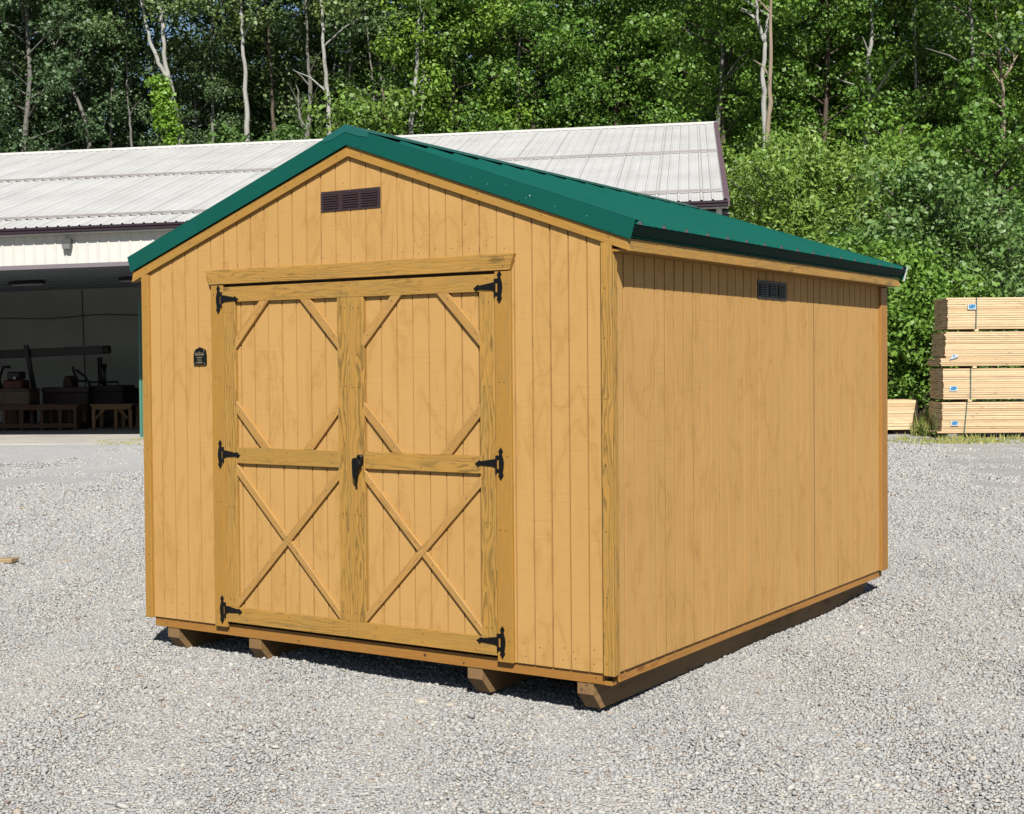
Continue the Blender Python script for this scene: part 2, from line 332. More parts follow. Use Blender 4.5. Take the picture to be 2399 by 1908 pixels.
def scatter_gravel():
    pts = []
    for (d0, d1, sp, rmed) in ((4.2, 8.2, 0.0140, 0.0080), (8.2, 12.5, 0.0170, 0.0096), (12.5, 17.5, 0.0245, 0.0136), (17.5, 23.2, 0.037, 0.0195), (23.2, 28.2, 0.045, 0.0215)):
        xs = np.arange(-16 if d0 < 17 else -25, 12, sp); ys = np.arange(-4, 16 if d0 < 17 else 28, sp)
        A, B = np.meshgrid(xs, ys); A = A.ravel(); B = B.ravel()
        dx, dy = A-CAM.x, B-CAM.y
        dep = dx*(-math.sin(YAW))+dy*math.cos(YAW); lat = dx*math.cos(YAW)+dy*math.sin(YAW)
        k = (dep > d0) & (dep < d1) & (lat > -0.4326*dep-2.0) & (lat < 0.3132*dep+2.0)
        if d1 > 20: k &= rng.random(len(A)) < np.where(lat > -1, np.clip((28.2-dep)/2.5, 0, 1), np.clip((22.8-dep)/2.6, 0, 1)+.25*(np.sin(A*1.1+B*.4)+np.sin(B*1.7-A*.6+2) > .6))
        sx, sy = A/INCH, B/INCH
        k &= ~((sx > -1) & (sx < 108) & (sy > 22) & (sy < 150))                  # under the shed, out of sight
        # hidden strip straight behind the shed
        k &= ~((sx > -60) & (sx < 112) & (sy > 150) & (sy < 200) & (sx < 70))
        A, B = A[k], B[k]
        A = A+rng.uniform(-.5, .5, len(A))*sp; B = B+rng.uniform(-.5, .5, len(B))*sp
        pts.append(np.stack([A, B, np.full(len(A), rmed)], -1))
    P = np.concatenate(pts); n = len(P)
    r = P[:, 2]*np.exp(rng.normal(0, 0.30, n)); r = np.minimum(r, 0.034)
    r *= 0.95+0.06*np.sin(P[:, 0]*1.3+P[:, 1]*.7)*np.sin(P[:, 1]*1.1-P[:, 0]*.5+1.7)
    big = rng.random(n) < 0.005; r[big] *= rng.uniform(1.2, 1.7, big.sum())
    sh = np.stack([rng.uniform(.8, 1.35, n), rng.uniform(.65, 1.0, n), rng.uniform(.40, .78, n)], -1)
    tilt = rand_rot(n)
    # mostly lie flat: mix of a yaw rotation and a weak random tilt
    a = rng.uniform(0, 2*np.pi, n); Rz = np.zeros((n, 3, 3)); Rz[:, 0, 0] = np.cos(a); Rz[:, 0, 1] = -np.sin(a); Rz[:, 1, 0] = np.sin(a); Rz[:, 1, 1] = np.cos(a); Rz[:, 2, 2] = 1
    b = rng.normal(0, .45, n); Rx = np.zeros((n, 3, 3)); Rx[:, 0, 0] = 1; Rx[:, 1, 1] = np.cos(b); Rx[:, 1, 2] = -np.sin(b); Rx[:, 2, 1] = np.sin(b); Rx[:, 2, 2] = np.cos(b)
    R = Rz@Rx
    loc = ICO_V[None]*(1+rng.uniform(-.40, .34, (n, 12, 1)))
    loc = np.einsum('nij,nkj->nki', tilt, loc)*sh[:, None, :]*r[:, None, None]
    loc = np.einsum('nij,nkj->nki', R, loc)
    c = np.stack([P[:, 0], P[:, 1], gh(P[:, 0], P[:, 1])+r*rng.uniform(-.1, .55, n)], -1)
    V = (loc+c[:, None, :]).reshape(-1, 3)
    F = (ICO_F[None]+(np.arange(n)*12)[:, None, None]).reshape(-1, 3)
    sv = np.repeat(rng.random(n), 20)
    o = np_mesh('gravel', V, F, M_STONE, attrs={'sv': ('FACE', sv)})
    tag(o, 'loose grey crushed limestone spread over the yard in front of the shed', 'gravel', kind='stuff')
    print('stones', n)
scatter_gravel()

# ------------------------------------------------------------------ the shed (drawn in inches)
SX, SY = 60.0, 73.5
shed = empty('garden_shed', (SX*INCH, SY*INCH, 0), 'golden stained wooden shed with double barn doors and green metal roof on gravel', 'shed')
def SXF(p):
    w = min(1.0, max(0.0, (p[2]-80)/24.0))*p[1]/148.0       # the ridge sags a little towards the back
    return ((p[0]-SX)*INCH, (p[1]-SY+2.2*w)*INCH, (p[2]+GZ-1.75*w)*INCH)
def sb(mb, name, mats, parent=None, bevel=0.0, smooth=False):
    return mb.build(name, mats, parent or shed, SXF, smooth, bevel)
XS = 120.85; YB = 147.0; BV = 0.0016
def nail(mb, x, z, y, r=0.11, mi=1):
    r *= 1.25
    """small sunk screw head on a front-facing board at plane y (facing -y)"""
    n = 6; v = [(x+r*math.cos(2*math.pi*i/n), y-0.012, z+r*math.sin(2*math.pi*i/n)) for i in range(n)]
    mb.add(v, [tuple(range(n))], mi)
def nail_s(mb, y, z, x, r=0.11, mi=1):
    n = 6; v = [(x+0.012, y+r*math.cos(2*math.pi*i/n), z+r*math.sin(2*math.pi*i/n)) for i in range(n)]
    mb.add(v, [tuple(range(n-1, -1, -1))], mi)

def siding(mb, axis, c, inward, s0, s1, grooves, zb, zt, extra=(), gw=0.36, gd=0.30, th=0.55, off=None, voids=0.25, gd0=.30, gmat=2):
    """grooved plywood: axis 'y' = wall in plane y=c, 'x' = wall in plane x=c; inward = +1/-1 along that axis"""
    k = (lambda s, d, z: (s, c+inward*d, z)) if axis == 'y' else (lambda s, d, z: (c+inward*d, s, z))
    off = off or (random.uniform(0, 300), random.uniform(0, 300), random.uniform(0, 50))
    flip = (axis == 'y') == (inward > 0)
    def quad(pts, mi=0):
        v = [k(*p) for p in pts]; wc = [(p[0]+off[0]+37*int(p[0]/48), p[2]+off[1], p[1]+off[2]) for p in pts]
        f = tuple(range(len(v))); mb.add(v, [f if flip else tuple(reversed(f))], mi, wc)
    gs = sorted(g for g in grooves if s0+gw < g < s1-gw)
    hw = [gw*random.uniform(.30, .52) for _ in gs]
    edges = [s0]+[e for g, h_ in zip(gs, hw) for e in (g-h_, g+h_)]+[s1]
    for i in range(len(edges)-1):
        a, b = edges[i], edges[i+1]; gr = i % 2 == 1; gd = random.uniform(.57, 1.0)*gd0; d = gd if gr else 0.0
        cuts = [a]+[e for e in extra if a < e < b]+[b]
        for p, q in zip(cuts[:-1], cuts[1:]):
            quad([(p, d, zb(p)), (q, d, zb(q)), (q, d, zt(q)), (p, d, zt(p))], gmat if gr else 0)
            quad([(p, th, zb(p)), (q, th, zb(q)), (q, d, zb(q)), (p, d, zb(p))])
            if gr and random.random() < voids:
                z0 = random.uniform(zb(p)+2, zt(p)-6); l = random.choice([0.8, 1.2, 2.0, 3.2])
                quad([(p+.06, d-.02, z0), (q-.06, d-.02, z0), (q-.10, d-.02, z0+l), (p+.10, d-.02, z0+l)], 1)
        if gr:
            quad([(a, 0, zb(a)), (a, gd, zb(a)), (a, gd, zt(a)), (a, 0, zt(a))])
            quad([(b, gd, zb(b)), (b, 0, zb(b)), (b, 0, zt(b)), (b, gd, zt(b))])
    quad([(s1, th, zb(s1)), (s0, th, zb(s0)), (s0, th, zt(s0)), (s1, th, zt(s1))])
    quad([(s0, th, zb(s0)), (s0, 0, zb(s0)), (s0, 0, zt(s0)), (s0, th, zt(s0))])
    quad([(s1, 0, zb(s1)), (s1, th, zb(s1)), (s1, th, zt(s1)), (s1, 0, zt(s1))])
gable = lambda x: 100.0-(0.356 if x < 60 else 0.345)*abs(x-60)
def front_wall():
    mb = MB(); G = [4*k for k in range(1, 30)]; z0 = lambda s: 0.0
    siding(mb, 'y', 0.0, 1, -0.6, 22.4, G, z0, gable)
    siding(mb, 'y', 0.0, 1, 22.4, 97.6, G, lambda s: 74.6, gable, (60.0,), voids=0.45)
    siding(mb, 'y', 0.0, 1, 97.6, XS-.01, G, z0, gable)
    for x in (6, 10.1, 14.3, 18.2, 101.3, 105.2, 110.1, 113.2, 117.0):
        for z in (1.6, 3.6): nail(mb, x+random.uniform(-.8, .8), z+random.uniform(-.4, .5), 0, 0.10)
    for x in np.arange(24, 98, 4.1): nail(mb, x, 78.6+random.uniform(-.4, .6), 0, .09)
    for _ in range(16):
        x = random.uniform(24, 96); nail(mb, x, random.uniform(80, gable(x)-5), 0, .085)
    return sb(mb, 'front_wall', [M_SIDING, M_VOID, M_GROOVE])
def side_wall():
    mb = MB(); siding(mb, 'x', XS, -1, 0.0, YB, [0.8+4*k for k in range(1, 37)], lambda s: 0.0, lambda s: 78.0, voids=0.12, gw=.56, gd0=.20, gmat=2)
    # butt joint between two plywood sheets
    mb.box(XS-.02, XS+.012, 96.74, 96.86, 0.05, 76.3, 'z', 1)
    for y in np.arange(3.2, 146, 5.6): nail_s(mb, y+random.uniform(-1, 1), 2+random.uniform(-.7, 1.2), XS, .10)
    for _ in range(26): nail_s(mb, random.uniform(4, 142), random.uniform(6, 66), XS, .09)
    return sb(mb, 'side_wall', [M_SIDING, M_VOID, M_GROOVE])
def far_walls():
    mb = MB(); siding(mb, 'x', -0.6, 1, 0.0, YB, [0.8+4*k for k in range(1, 37)], lambda s: 0.0, lambda s: 78.0, voids=0)
    sb(mb, 'side_wall', [M_SIDING, M_VOID, M_GROOVE])
    mb = MB(); siding(mb, 'y', YB, -1, -0.6, XS-.01, [4*k for k in range(1, 30)], lambda s: 0.0, gable, (60.0,), voids=0)
    sb(mb, 'rear_wall', [M_SIDING, M_VOID, M_GROOVE])
front_wall(); side_wall(); far_walls()

# floor frame: rim boards and skids
mb = MB(); mb.box(0.4, 118.8, 0.5, 2.0, -2.2, 0.3, 'x'); nail(mb, 4, -1.2, .5, .14); nail(mb, 117, -1.1, .5, .14); nail(mb, 77.5, -1.0, .5, .3); nail(mb, 87, -1.6, .5, .2); nail(mb, 44, -1.5, .5, .2)
sb(mb, 'rim_board', [M_BAND, M_NAIL], bevel=BV)
mb = MB(); mb.box(118.85, 120.5, 0.3, 2.0, -2.2, -1.35, 'x'); sb(mb, 'rim_end_block', [M_BAND], bevel=BV)
mb = MB(); mb.box(118.8, 120.3, 3.3, 144.6, -2.15, 0.3, 'y'); nail_s(mb, 4.3, -1.2, 120.3, .16)
sb(mb, 'rim_board', [M_BAND, M_NAIL], bevel=BV)
mb = MB(); mb.box(0.2, 1.7, 3.3, 144.6, -2.15, 0.3, 'y'); sb(mb, 'rim_board', M_BAND)
mb = MB(); mb.box(0.4, 120.2, 145.0, 146.4, -2.15, 0.3, 'x'); sb(mb, 'rim_board', M_BAND)
mb = MB(); mb.box(1.8, 118.7, 2.1, 144.9, -1.9, 0.25, 'x'); sb(mb, 'floor_deck', M_UNDER)
def skid(x0):
    mb = MB(); y0, y1, yb = 0.7, 145.0, 3.5
    mb.prism([(y0, -2.25), (y1, -2.25), (y1, -4.4), (y1-2.8, -7.5), (yb, -7.5), (y0, -4.4)], 'x', x0, x0+3.45, (1, 0))
    sb(mb, 'skid_runner', M_SKID, bevel=BV)
for x0 in (4.2, 29.35, 87.75, 112.8): skid(x0)

# corner trim
def vboard(name, x0, x1, z0, z1, y0=-0.75, y1=-0.004, mat=None, nails=(), bt=None, parent=None):
    mb = MB(); mb.box(x0, x1, y0, y1, z0, z1, 'z', bt=bt)
    for (x, z) in nails: nail(mb, x, z, y0, .12)
    return sb(mb, name, [mat or M_TRIM, M_NAIL], parent, BV)
vboard('corner_trim', -1.32, 0.82, -0.2, 77.2, nails=[(0.0, z) for z in (2, 14, 26, 38, 50, 61, 70)], bt=.35, mat=M_RAKE)
vboard('corner_trim', 119.35, 121.6, -0.2, 78.2, nails=[(120.1, z) for z in (2, 14, 26, 38, 50, 61, 70)], bt=1.0)
def sboard(name, y0, y1, z0, z1, bt=None, mat=None):
    mb = MB(); mb.prism([(y0, z0), (y1, z0), (y1, z1), (y0, z1)], 'x', XS+.004, XS+.75, (0, 1), bt=bt)
    for z in (3, 16, 30, 45, 58, 70): nail_s(mb, y0+1.2, z, XS+.75, .12)
    return sb(mb, name, [mat or M_TRIM, M_NAIL], None, BV)
sboard('corner_trim', 0.0, 1.4, -0.2, 76.25, .9)
sboard('corner_trim', 142.9, 147.0, -0.2, 76.25, .5, M_BAND)
vboard('corner_trim', 119.3, 121.6, -0.2, 78.0, YB+.004, YB+.75)
vboard('corner_trim', -1.3, .9, -0.2, 77.0, YB+.004, YB+.75)

# roof lines (x -> z)
kL, kR = 0.359, 0.3415
def rl(z0): return lambda x: z0-(kL if x < 60 else kR)*abs(x-60)
pan = rl(103.95); trimtop = rl(104.75)
def rake_boards(y0, y1):
    # wood rake board, two halves meeting in a plumb cut at the ridge
    zt, zl = rl(100.85), rl(98.72)
    for x0, x1 in ((-4.55, 60), (60, 125.2)):
        mb = MB(); xe = x0 if x1 == 60 else x1
        if x1 == 60: pts = [(-4.45, zl(-4.45)), (60, zl(60)), (60, zt(60)), (-3.95, zt(-3.95))]
        else: pts = [(60, zl(60)), (125.22, zl(125.22)), (124.9, zt(124.9)), (60, zt(60))]
        mb.prism(pts, 'y', y0, y1, (1, -kR) if x0 == 60 else (1, kL), bt=.45)
        if y0 < 0:
            for i in range(5):
                x = x0+3.4+i*14.4 if x0 == 60 else 60-3.0-i*14.2
                nail(mb, x, zt(x)-0.9, min(y0, y1), .13)
        sb(mb, 'rake_board', [M_RAKE, M_NAIL], None, BV)
rake_boards(-0.75, 0.9); rake_boards(YB+.75, YB-.9)

def roof():
    ribs = [0.4+9*k for k in range(17)]; y0, y1 = -0.95, 147.9
    prof = [(y0, 0)]
    for r in ribs:
        prof += [(r-.95, 0), (r-.33, .78), (r+.33, .78), (r+.95, 0)]
        for mnr in (3.0, 6.0):
            if r+mnr < y1-1: prof += [(r+mnr-.35, 0), (r+mnr-.15, .1), (r+mnr+.15, .1), (r+mnr+.35, 0)]
    prof = [p for p in prof if p[0] <= y1]+[(y1, 0)]
    for side, xe in ((-1, -5.5), (1, 127.0)):
        mb = MB(); n = len(prof); v = []
        for t in (0, .004): 
            for (y, h) in prof: v.append((60+side*.6, y, pan(60)+h-t*10-.2))
            for (y, h) in prof: v.append((xe, y, pan(xe)+h-t*10))
        f = []
        for i in range(n-1):
            a = (i, i+1, n+i+1, n+i); f.append(a if side < 0 else tuple(reversed(a)))
            b = (2*n+i, 2*n+i+1, 3*n+i+1, 3*n+i); f.append(b if side > 0 else tuple(reversed(b)))
            c = (n+i, n+i+1, 3*n+i+1, 3*n+i); f.append(c if side < 0 else tuple(reversed(c)))
        mb.add(v, f); 
        for r in ribs:
            q = [(xe-side*.05, r-.9, pan(xe)+.02), (xe-side*.05, r-.33, pan(xe)+.74), (xe-side*.05, r+.33, pan(xe)+.74), (xe-side*.05, r+.9, pan(xe)+.02)]
            mb.add(q, [(0, 1, 2, 3) if side < 0 else (3, 2, 1, 0)], 1)
        sb(mb, 'roof_sheet', [M_GREEN, M_RIBEND])
        # plywood deck under the metal, keeps the inside dark
        mb = MB(); pts = [(60, pan(60)-.9), (60, pan(60)-.35), (xe+(-side)*1.3, pan(xe-side*1.3)-.35), (xe+(-side)*1.3, pan(xe-side*1.3)-.9)]
        mb.prism(pts, 'y', -0.6, 147.6, (1, 0)); sb(mb, 'roof_deck', M_UNDER)
        # eave trim tucked in under the sheet edge, with a small kicked-out lip
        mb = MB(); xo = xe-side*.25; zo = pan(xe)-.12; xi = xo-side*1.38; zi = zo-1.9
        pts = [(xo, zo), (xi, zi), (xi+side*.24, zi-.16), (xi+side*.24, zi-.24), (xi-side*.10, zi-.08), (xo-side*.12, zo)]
        mb.prism(pts, 'y', -0.9, 147.6, (1, 0)); sb(mb, 'eave_trim', M_GREEN_SHADE)
    # ridge cap: two wings sitting on the rib tops, folded down in front
    mb = MB(); w = 5.9
    zc = lambda x: pan(x)+1.02
    pts = [(60-w, zc(60-w)), (60, zc(60)+.12), (60+w, zc(60+w)), (60+w, zc(60+w)-.06), (60, zc(60)+.04), (60-w, zc(60-w)-.06)]
    mb.prism(pts, 'y', -1.31, 148.3, (1, 0)); 
    mb.prism([(60-w, zc(60-w)-.06), (60-w+.1, zc(60-w)-.06), (60-w+.06, zc(60-w)-.24), (60-w, zc(60-w)-.24)], 'y', -1.31, 148.3)
    fl = [(60-w, zc(60-w)-.02), (60, zc(60)+.05), (60+w, zc(60+w)-.02), (60+w, zc(60+w)-1.0), (60+3.1, zc(63.1)-1.42), (60, zc(60)-1.42), (60-3.2, zc(56.8)-1.42), (60-w, zc(60-w)-1.0)]
    mb.prism(fl, 'y', -1.315, -1.235)
    sb(mb, 'ridge_cap', plain('ridge_cap_green', (0.012, 0.150, 0.125), 0.22, 0, 0, 1, .6), None)
    # green rake trim front and back: face, top flange
    for (yf, ys, back) in ((-1.22, 1, False), (YB+1.42, -1, True)):
        zt = trimtop
        for x0, x1 in ((-5.25, 60), (60, 126.9)):
            mb = MB(); e = x0 if x1 == 60 else x1; s = -1 if x1 == 60 else 1
            low = rl(100.95)
            pts = [(60, zt(60)), (e, zt(e)), (e-s*1.05, low(e-s*1.05)), (60, low(60))]
            mb.prism(pts, 'y', yf, yf+ys*.05, (1, 0), mi=0)
            # top flange
            d = 2.0
            vv = [(60, yf, zt(60)), (e, yf, zt(e)), (e, yf+ys*d, zt(e)-.02), (60, yf+ys*d, zt(60)-.02)]
            vv += [(q[0], q[1], q[2]-.05) for q in vv]
            ff = [(0, 1, 2, 3), (7, 6, 5, 4), (0, 4, 5, 1), (1, 5, 6, 2), (2, 6, 7, 3), (3, 7, 4, 0)]
            if (s > 0) == (ys > 0): ff = ff
            mb.add(vv, ff, 0)
            if not back:
                # screws along the lower edge, a few paint chips on the right half
                for i in range(4):
                    x = 60+s*(3.2+i*19.5)
                    n = 7; zz = low(x)+.55
                    mb.add([(x+.2*math.cos(j*2*math.pi/n), yf-.14, zz+.2*math.sin(j*2*math.pi/n)) for j in range(n)]+[(x+.24*math.cos(j*2*math.pi/n), yf, zz+.24*math.sin(j*2*math.pi/n)) for j in range(n)],
                           [tuple(range(n))]+[(j, j+n, (j+1) % n+n, (j+1) % n) for j in range(n)], 0)
                if s > 0:
                    for (x, dz, r) in ((91, 1.7, .05), (95, 1.5, .065), (104.5, 1.9, .11), (103.6, 1.2, .05), (99, 2.5, .045), (110, 1.4, .05), (116.8, 1.6, .06)):
                        nail(mb, x, low(x)+dz, yf, r, 1)
            sb(mb, 'rake_trim', [M_GREEN, M_PRIMER if not back else M_GREEN])
            if back and s > 0:
                mb = MB(); pts = [(e+.02, zt(e)+.02), (e-1.03, low(e-1.05)-.35), (e-.55, low(e-1.05)-.5), (e+.35, zt(e)-.1)]
                mb.prism(pts, 'y', yf-.28, yf-.2, (1, 0)); sb(mb, 'primed_trim_end', M_PRIMER)
roof()
# fascia and soffit on both eaves
def fascia(xf, s, zb, zt):
    mb = MB(); mb.box(min(xf, xf-s*.75), max(xf, xf-s*.75), -0.55, YB-.9, zb, zt, 'y', bt=.85)
    if s > 0:
        for y in (.7, 10, 21, 34, 48, 63, 80, 98, 117, 140): nail_s(mb, y, random.choice([zb+.5, zt-.6]), xf, .14)
    sb(mb, 'fascia_board', [M_TRIM, M_NAIL], None, BV)
    mb = MB(); mb.box(*( (xf-.76, XS+.01) if s < 0 else (XS+.01, xf-.76) ), -.3, YB-.2, zb-.02, zb+.5, 'y') if s > 0 else mb.box(xf+.76, -.62, -.3, YB-.2, zb-.02, zb+.5, 'y')
    sb(mb, 'soffit_board', M_RAKE, None, BV)
fascia(125.2, 1, 76.5, 78.75); fascia(-4.4, -1, 76.0, 78.2)

# gable vents
def vent(axis, a0, a1, z0, z1, c, mat, name='gable_vent'):
    mb = MB(); w = a1-a0; h = z1-z0
    K = (lambda s, d, z: (s, c-d, z)) if axis == 'y' else (lambda s, d, z: (c+d, s, z))
    def bx(s0, s1, d0, d1, za, zb_, mi=0, tiltd=0.0):
        v = [K(s0, d0, za), K(s1, d0, za), K(s1, d0, zb_), K(s0, d0, zb_), K(s0, d1, za-tiltd), K(s1, d1, za-tiltd), K(s1, d1, zb_-tiltd), K(s0, d1, zb_-tiltd)]
        f = [(3, 2, 1, 0), (4, 5, 6, 7), (0, 1, 5, 4), (1, 2, 6, 5), (2, 3, 7, 6), (3, 0, 4, 7)]
        if axis == 'y': pass
        mb.add(v, f, mi)
    bx(a0+.2, a1-.2, .0, .06, z0+.2, z1-.2, 1)
    fw = .75
    bx(a0, a1, .0, .22, z1-.62, z1); bx(a0, a1, .0, .22, z0, z0+.5)
    cw = (w-2*fw-2*1.15)/3; xs = [a0+fw+i*(cw+1.15) for i in range(3)]
    bx(a0, a0+fw, .0, .215, z0+.5, z1-.62); bx(a1-fw, a1, .0, .215, z0+.5, z1-.62)
    for i in range(2): bx(xs[i]+cw, xs[i+1], .0, .215, z0+.5, z1-.62)
    n = 6; ph = (h-1.12)/n
    for x in xs:
        for j in range(n):
            zc = z0+.5+j*ph
            bx(x, x+cw, .10, .42, zc+ph*.42, zc+ph*.98, 0, ph*.30)
    for (s_, z) in ((a0+.3, z1-.3), (a1-.3, z1-.3), (a0+.3, z0+.3), (a1-.3, z0+.3), ((a0+a1)/2, z1-.3), ((a0+a1)/2, z0+.25)):
        bx(s_-.07, s_+.07, .2, .28, z-.07, z+.07, 2)
    sb(mb, name, [mat, M_VENTD, M_STEEL])
vent('y', 52.2, 67.85, 88.0, 92.06, 0.0, M_VENT)
vent('x', 64.1, 79.9, 70.55, 74.6, XS, M_VENTS, 'eave_vent')

# header and door surround
mb = MB(); mb.prism([(20.3, 74.14), (99.45, 74.14), (100.55, 77.25), (19.25, 77.25)], 'y', -0.95, -.004, (1, 0), bt=1.0)
for x in (21, 36.5, 51, 70.5, 98): nail(mb, x, 74.9, -.95); nail(mb, x+.2, 76.5, -.95)
sb(mb, 'door_header', [M_TRIM, M_NAIL], None, BV)
vboard('door_trim', 20.72, 24.28, -0.2, 74.0, nails=[(21.5, z) for z in (3, 72)]+[(x, z) for z in (27, 54) for x in (21.8, 22.9)], bt=.25, mat=M_RAKE)
vboard('door_trim', 95.95, 99.5, -0.1, 74.0, nails=[(98.6, z) for z in (4, 39, 71.5)]+[(x, z) for z in (25, 53) for x in (96.9, 98.0)], bt=.25, mat=M_RAKE)

def door(x0, x1, st_l, st_r, groove0, mid):
    """one leaf: panel mesh, with stiles, rails, braces, hinges as its children"""
    mb = MB(); siding(mb, 'y', 0.0, 1, x0+.1, x1-.1, [groove0+4*k for k in range(-3, 12)], lambda s: 1.4, lambda s: 73.3, voids=.3)
    d = sb(mb, 'door', [M_SIDING, M_VOID, M_GROOVE])
    a, b = x0+st_l, x1-st_r
    vboard('stile', x0, a, 4.36, 70.22, nails=[(x0+st_l*f, z) for z in (6, 26, 52, 68) for f in (.3, .65)], bt=.95, parent=d)
    vboard('stile', b, x1, 4.36, 70.22, nails=[(b+st_r*f, z+.2) for z in (6, 26, 52, 68) for f in (.3, .65)], bt=1.0, parent=d)
    def rail(z0, z1, xa, xb, nm, bt):
        mb = MB(); mb.box(xa, xb, -.752, -.004, z0, z1, 'x', bt=bt)
        for x in nm: nail(mb, x, z0+.8, -.752); nail(mb, x+.3, z1-.8, -.752)
        sb(mb, 'rail', [M_TRIM, M_NAIL], d, BV)
    rail(70.24, 73.5, x0, x1, (x0+2, (x0+x1)/2, x1-2), .6)
    rail(1.02, 4.34, x0, x1, (x0+6, (x0+x1)/2, x1-5), .7)
    rail(35.55, 38.98, a+.01, b-.01, (a+2, (a+b)/2, b-2), mid)
    def brace(p, q, w, y0=-.752, ends=None):
        """diagonal batten between opening edges; ends = explicit outline"""
        mb = MB(); mb.prism(ends, 'y', y0, -.004, (q[0]-p[0], q[1]-p[1]), bt=random.uniform(.3, 1.0))
        l = math.hypot(q[0]-p[0], q[1]-p[1])
        for f in (.12, .88): nail(mb, p[0]+(q[0]-p[0])*f, p[1]+(q[1]-p[1])*f, y0)
        sb(mb, 'brace', [M_BRACE, M_NAIL], d, BV)
    T, Mt, Mb_, B = 70.23, 38.99, 35.54, 4.35
    hz, vt = 2.68, 2.5
    brace((a, 61.4), (a+8.5, T), 1.85, ends=[(a+.01, 60.1), (a+7.1+hz, T), (a+7.1, T), (a+.01, 60.1+vt)])
    brace((b, 61.4), (b-8.5, T), 1.85, ends=[(b-.01, 59.95), (b-.01, 59.95+vt), (b-7.45, T), (b-7.45-hz, T)])
    brace((a, 47.7), (a+8.5, Mt), 1.85, ends=[(a+.01, 46.45), (a+7.3, Mt), (a+7.3+hz, Mt), (a+.01, 46.45+vt)])
    brace((b, 47.7), (b-8.5, Mt), 1.85, ends=[(b-.01, 46.45), (b-.01, 46.45+vt), (b-7.0-hz, Mt), (b-7.0, Mt)])
    # lower X: one whole batten, the other in two halves
    w_, h_ = b-a, Mb_-B; wv = 2.2
    brace((a, B+1.2), (b, Mb_-1.4), 1.7, ends=[(a+.01, B+.15), (b-.01, Mb_-.35-wv), (b-.01, Mb_-.35), (a+.01, B+.15+wv-.3)])
    mxl = (a+b)/2; sl = (Mb_-.35-B-.2-wv)/w_
    def edge_up(x): return B+.15+wv-.3+(Mb_-.35-(B+.15+wv-.3))*(x-a)/w_
    def edge_dn(x): return B+.15+((Mb_-.35-wv)-(B+.15))*(x-a)/w_
    def up2(x): return Mb_-.25+(B+1.85-(Mb_-.25))*(x-a)/w_
    def dn2(x): return Mb_-.25-wv+(B+.05-(Mb_-.25-wv))*(x-a)/w_
    def cross(f, g):
        lo, hi = a, b
        for _ in range(50):
            mm = (lo+hi)/2
            if (f(lo)-g(lo))*(f(mm)-g(mm)) <= 0: hi = mm
            else: lo = mm
        return lo
    xa, xb = cross(up2, edge_up), cross(dn2, edge_up); xc, xd = cross(up2, edge_dn), cross(dn2, edge_dn)
    e_ = .04
    brace((a, Mb_-1.4), (xa, up2(xa)-1), 1.7, y0=-.745, ends=[(a+.01, dn2(a)), (xb-e_, dn2(xb)), (xa-e_, up2(xa)), (a+.01, up2(a))])
    brace((xc, up2(xc)-1), (b, B+1.0), 1.7, y0=-.745, ends=[(xd+e_, dn2(xd)), (b-.01, max(dn2(b), B+.02)), (b-.01, up2(b)), (xc+e_, up2(xc))])
    return d
door_l = door(24.42, 59.78, 3.45, 3.08, 28.87, .5)
door_r = door(59.86, 95.82, 3.75, 3.45, 63.68, .9)
mb = MB(); mb.box(24.3, 95.9, .75, .8, 1.2, 74.4, 'x'); sb(mb, 'door_backing', M_UNDER)

def hinge(cx, cz, s, par):
    """s = -1: strap points left"""
    mb = MB(); yo = -.78
    plate = [(0, 3.13), (.48, 2.42), (.30, 1.98), (.26, 1.68), (.42, 1.3), (.55, .9), (.66, .1), (.60, -.75), (.45, -1.45), (.40, -1.65), (.58, -2.2), (0, -3.13), (-.55, -2.25), (-.38, -1.72), (-.55, -1.62), (-.95, -1.6), (-.95, -.95), (-.42, -.95), (-.42, .85), (-.95, .85), (-.95, 1.6), (-.42, 1.64), (-.30, 1.98), (-.52, 2.42)]
    o = [(cx+(-s)*x, cz+z) for x, z in plate]
    mb.prism(o, 'y', yo-.14, yo+.02)
    strap = [(-1.0, .92), (-1.5, .92), (-4.7, .42), (-4.95, .62), (-5.98, -.08), (-5.25, -.66), (-4.85, -.34), (-1.7, -.52), (-1.35, -.72), (-1.0, -.72)]
    o = [(cx+(-s)*x, cz+z) for x, z in strap]; mb.prism(o, 'y', yo-.16, yo+.02)
    mb.tube([(cx+s*1.0, yo-.17, cz+1.62), (cx+s*1.0, yo-.17, cz-1.72)], .19, 8)
    for (x, z) in ((0, 2.4), (0, -2.25), (.1, .95), (.25, -.75), (-1.45, .5), (-2.2, 0), (-3.3, .2), (-4.9, 0)):
        c = (cx+(-s)*x, yo-.15, cz+z)
        mb.tube([c, (c[0], c[1]-.06, c[2])], [.13, .09], 7)
    sb(mb, 'hinge', M_BLACK, par)
for z in (71.0, 37.55, 3.66): hinge(97.15, z, -1, door_r)
for z in (70.86, 37.35, 3.57): hinge(23.0, z, 1, door_l)
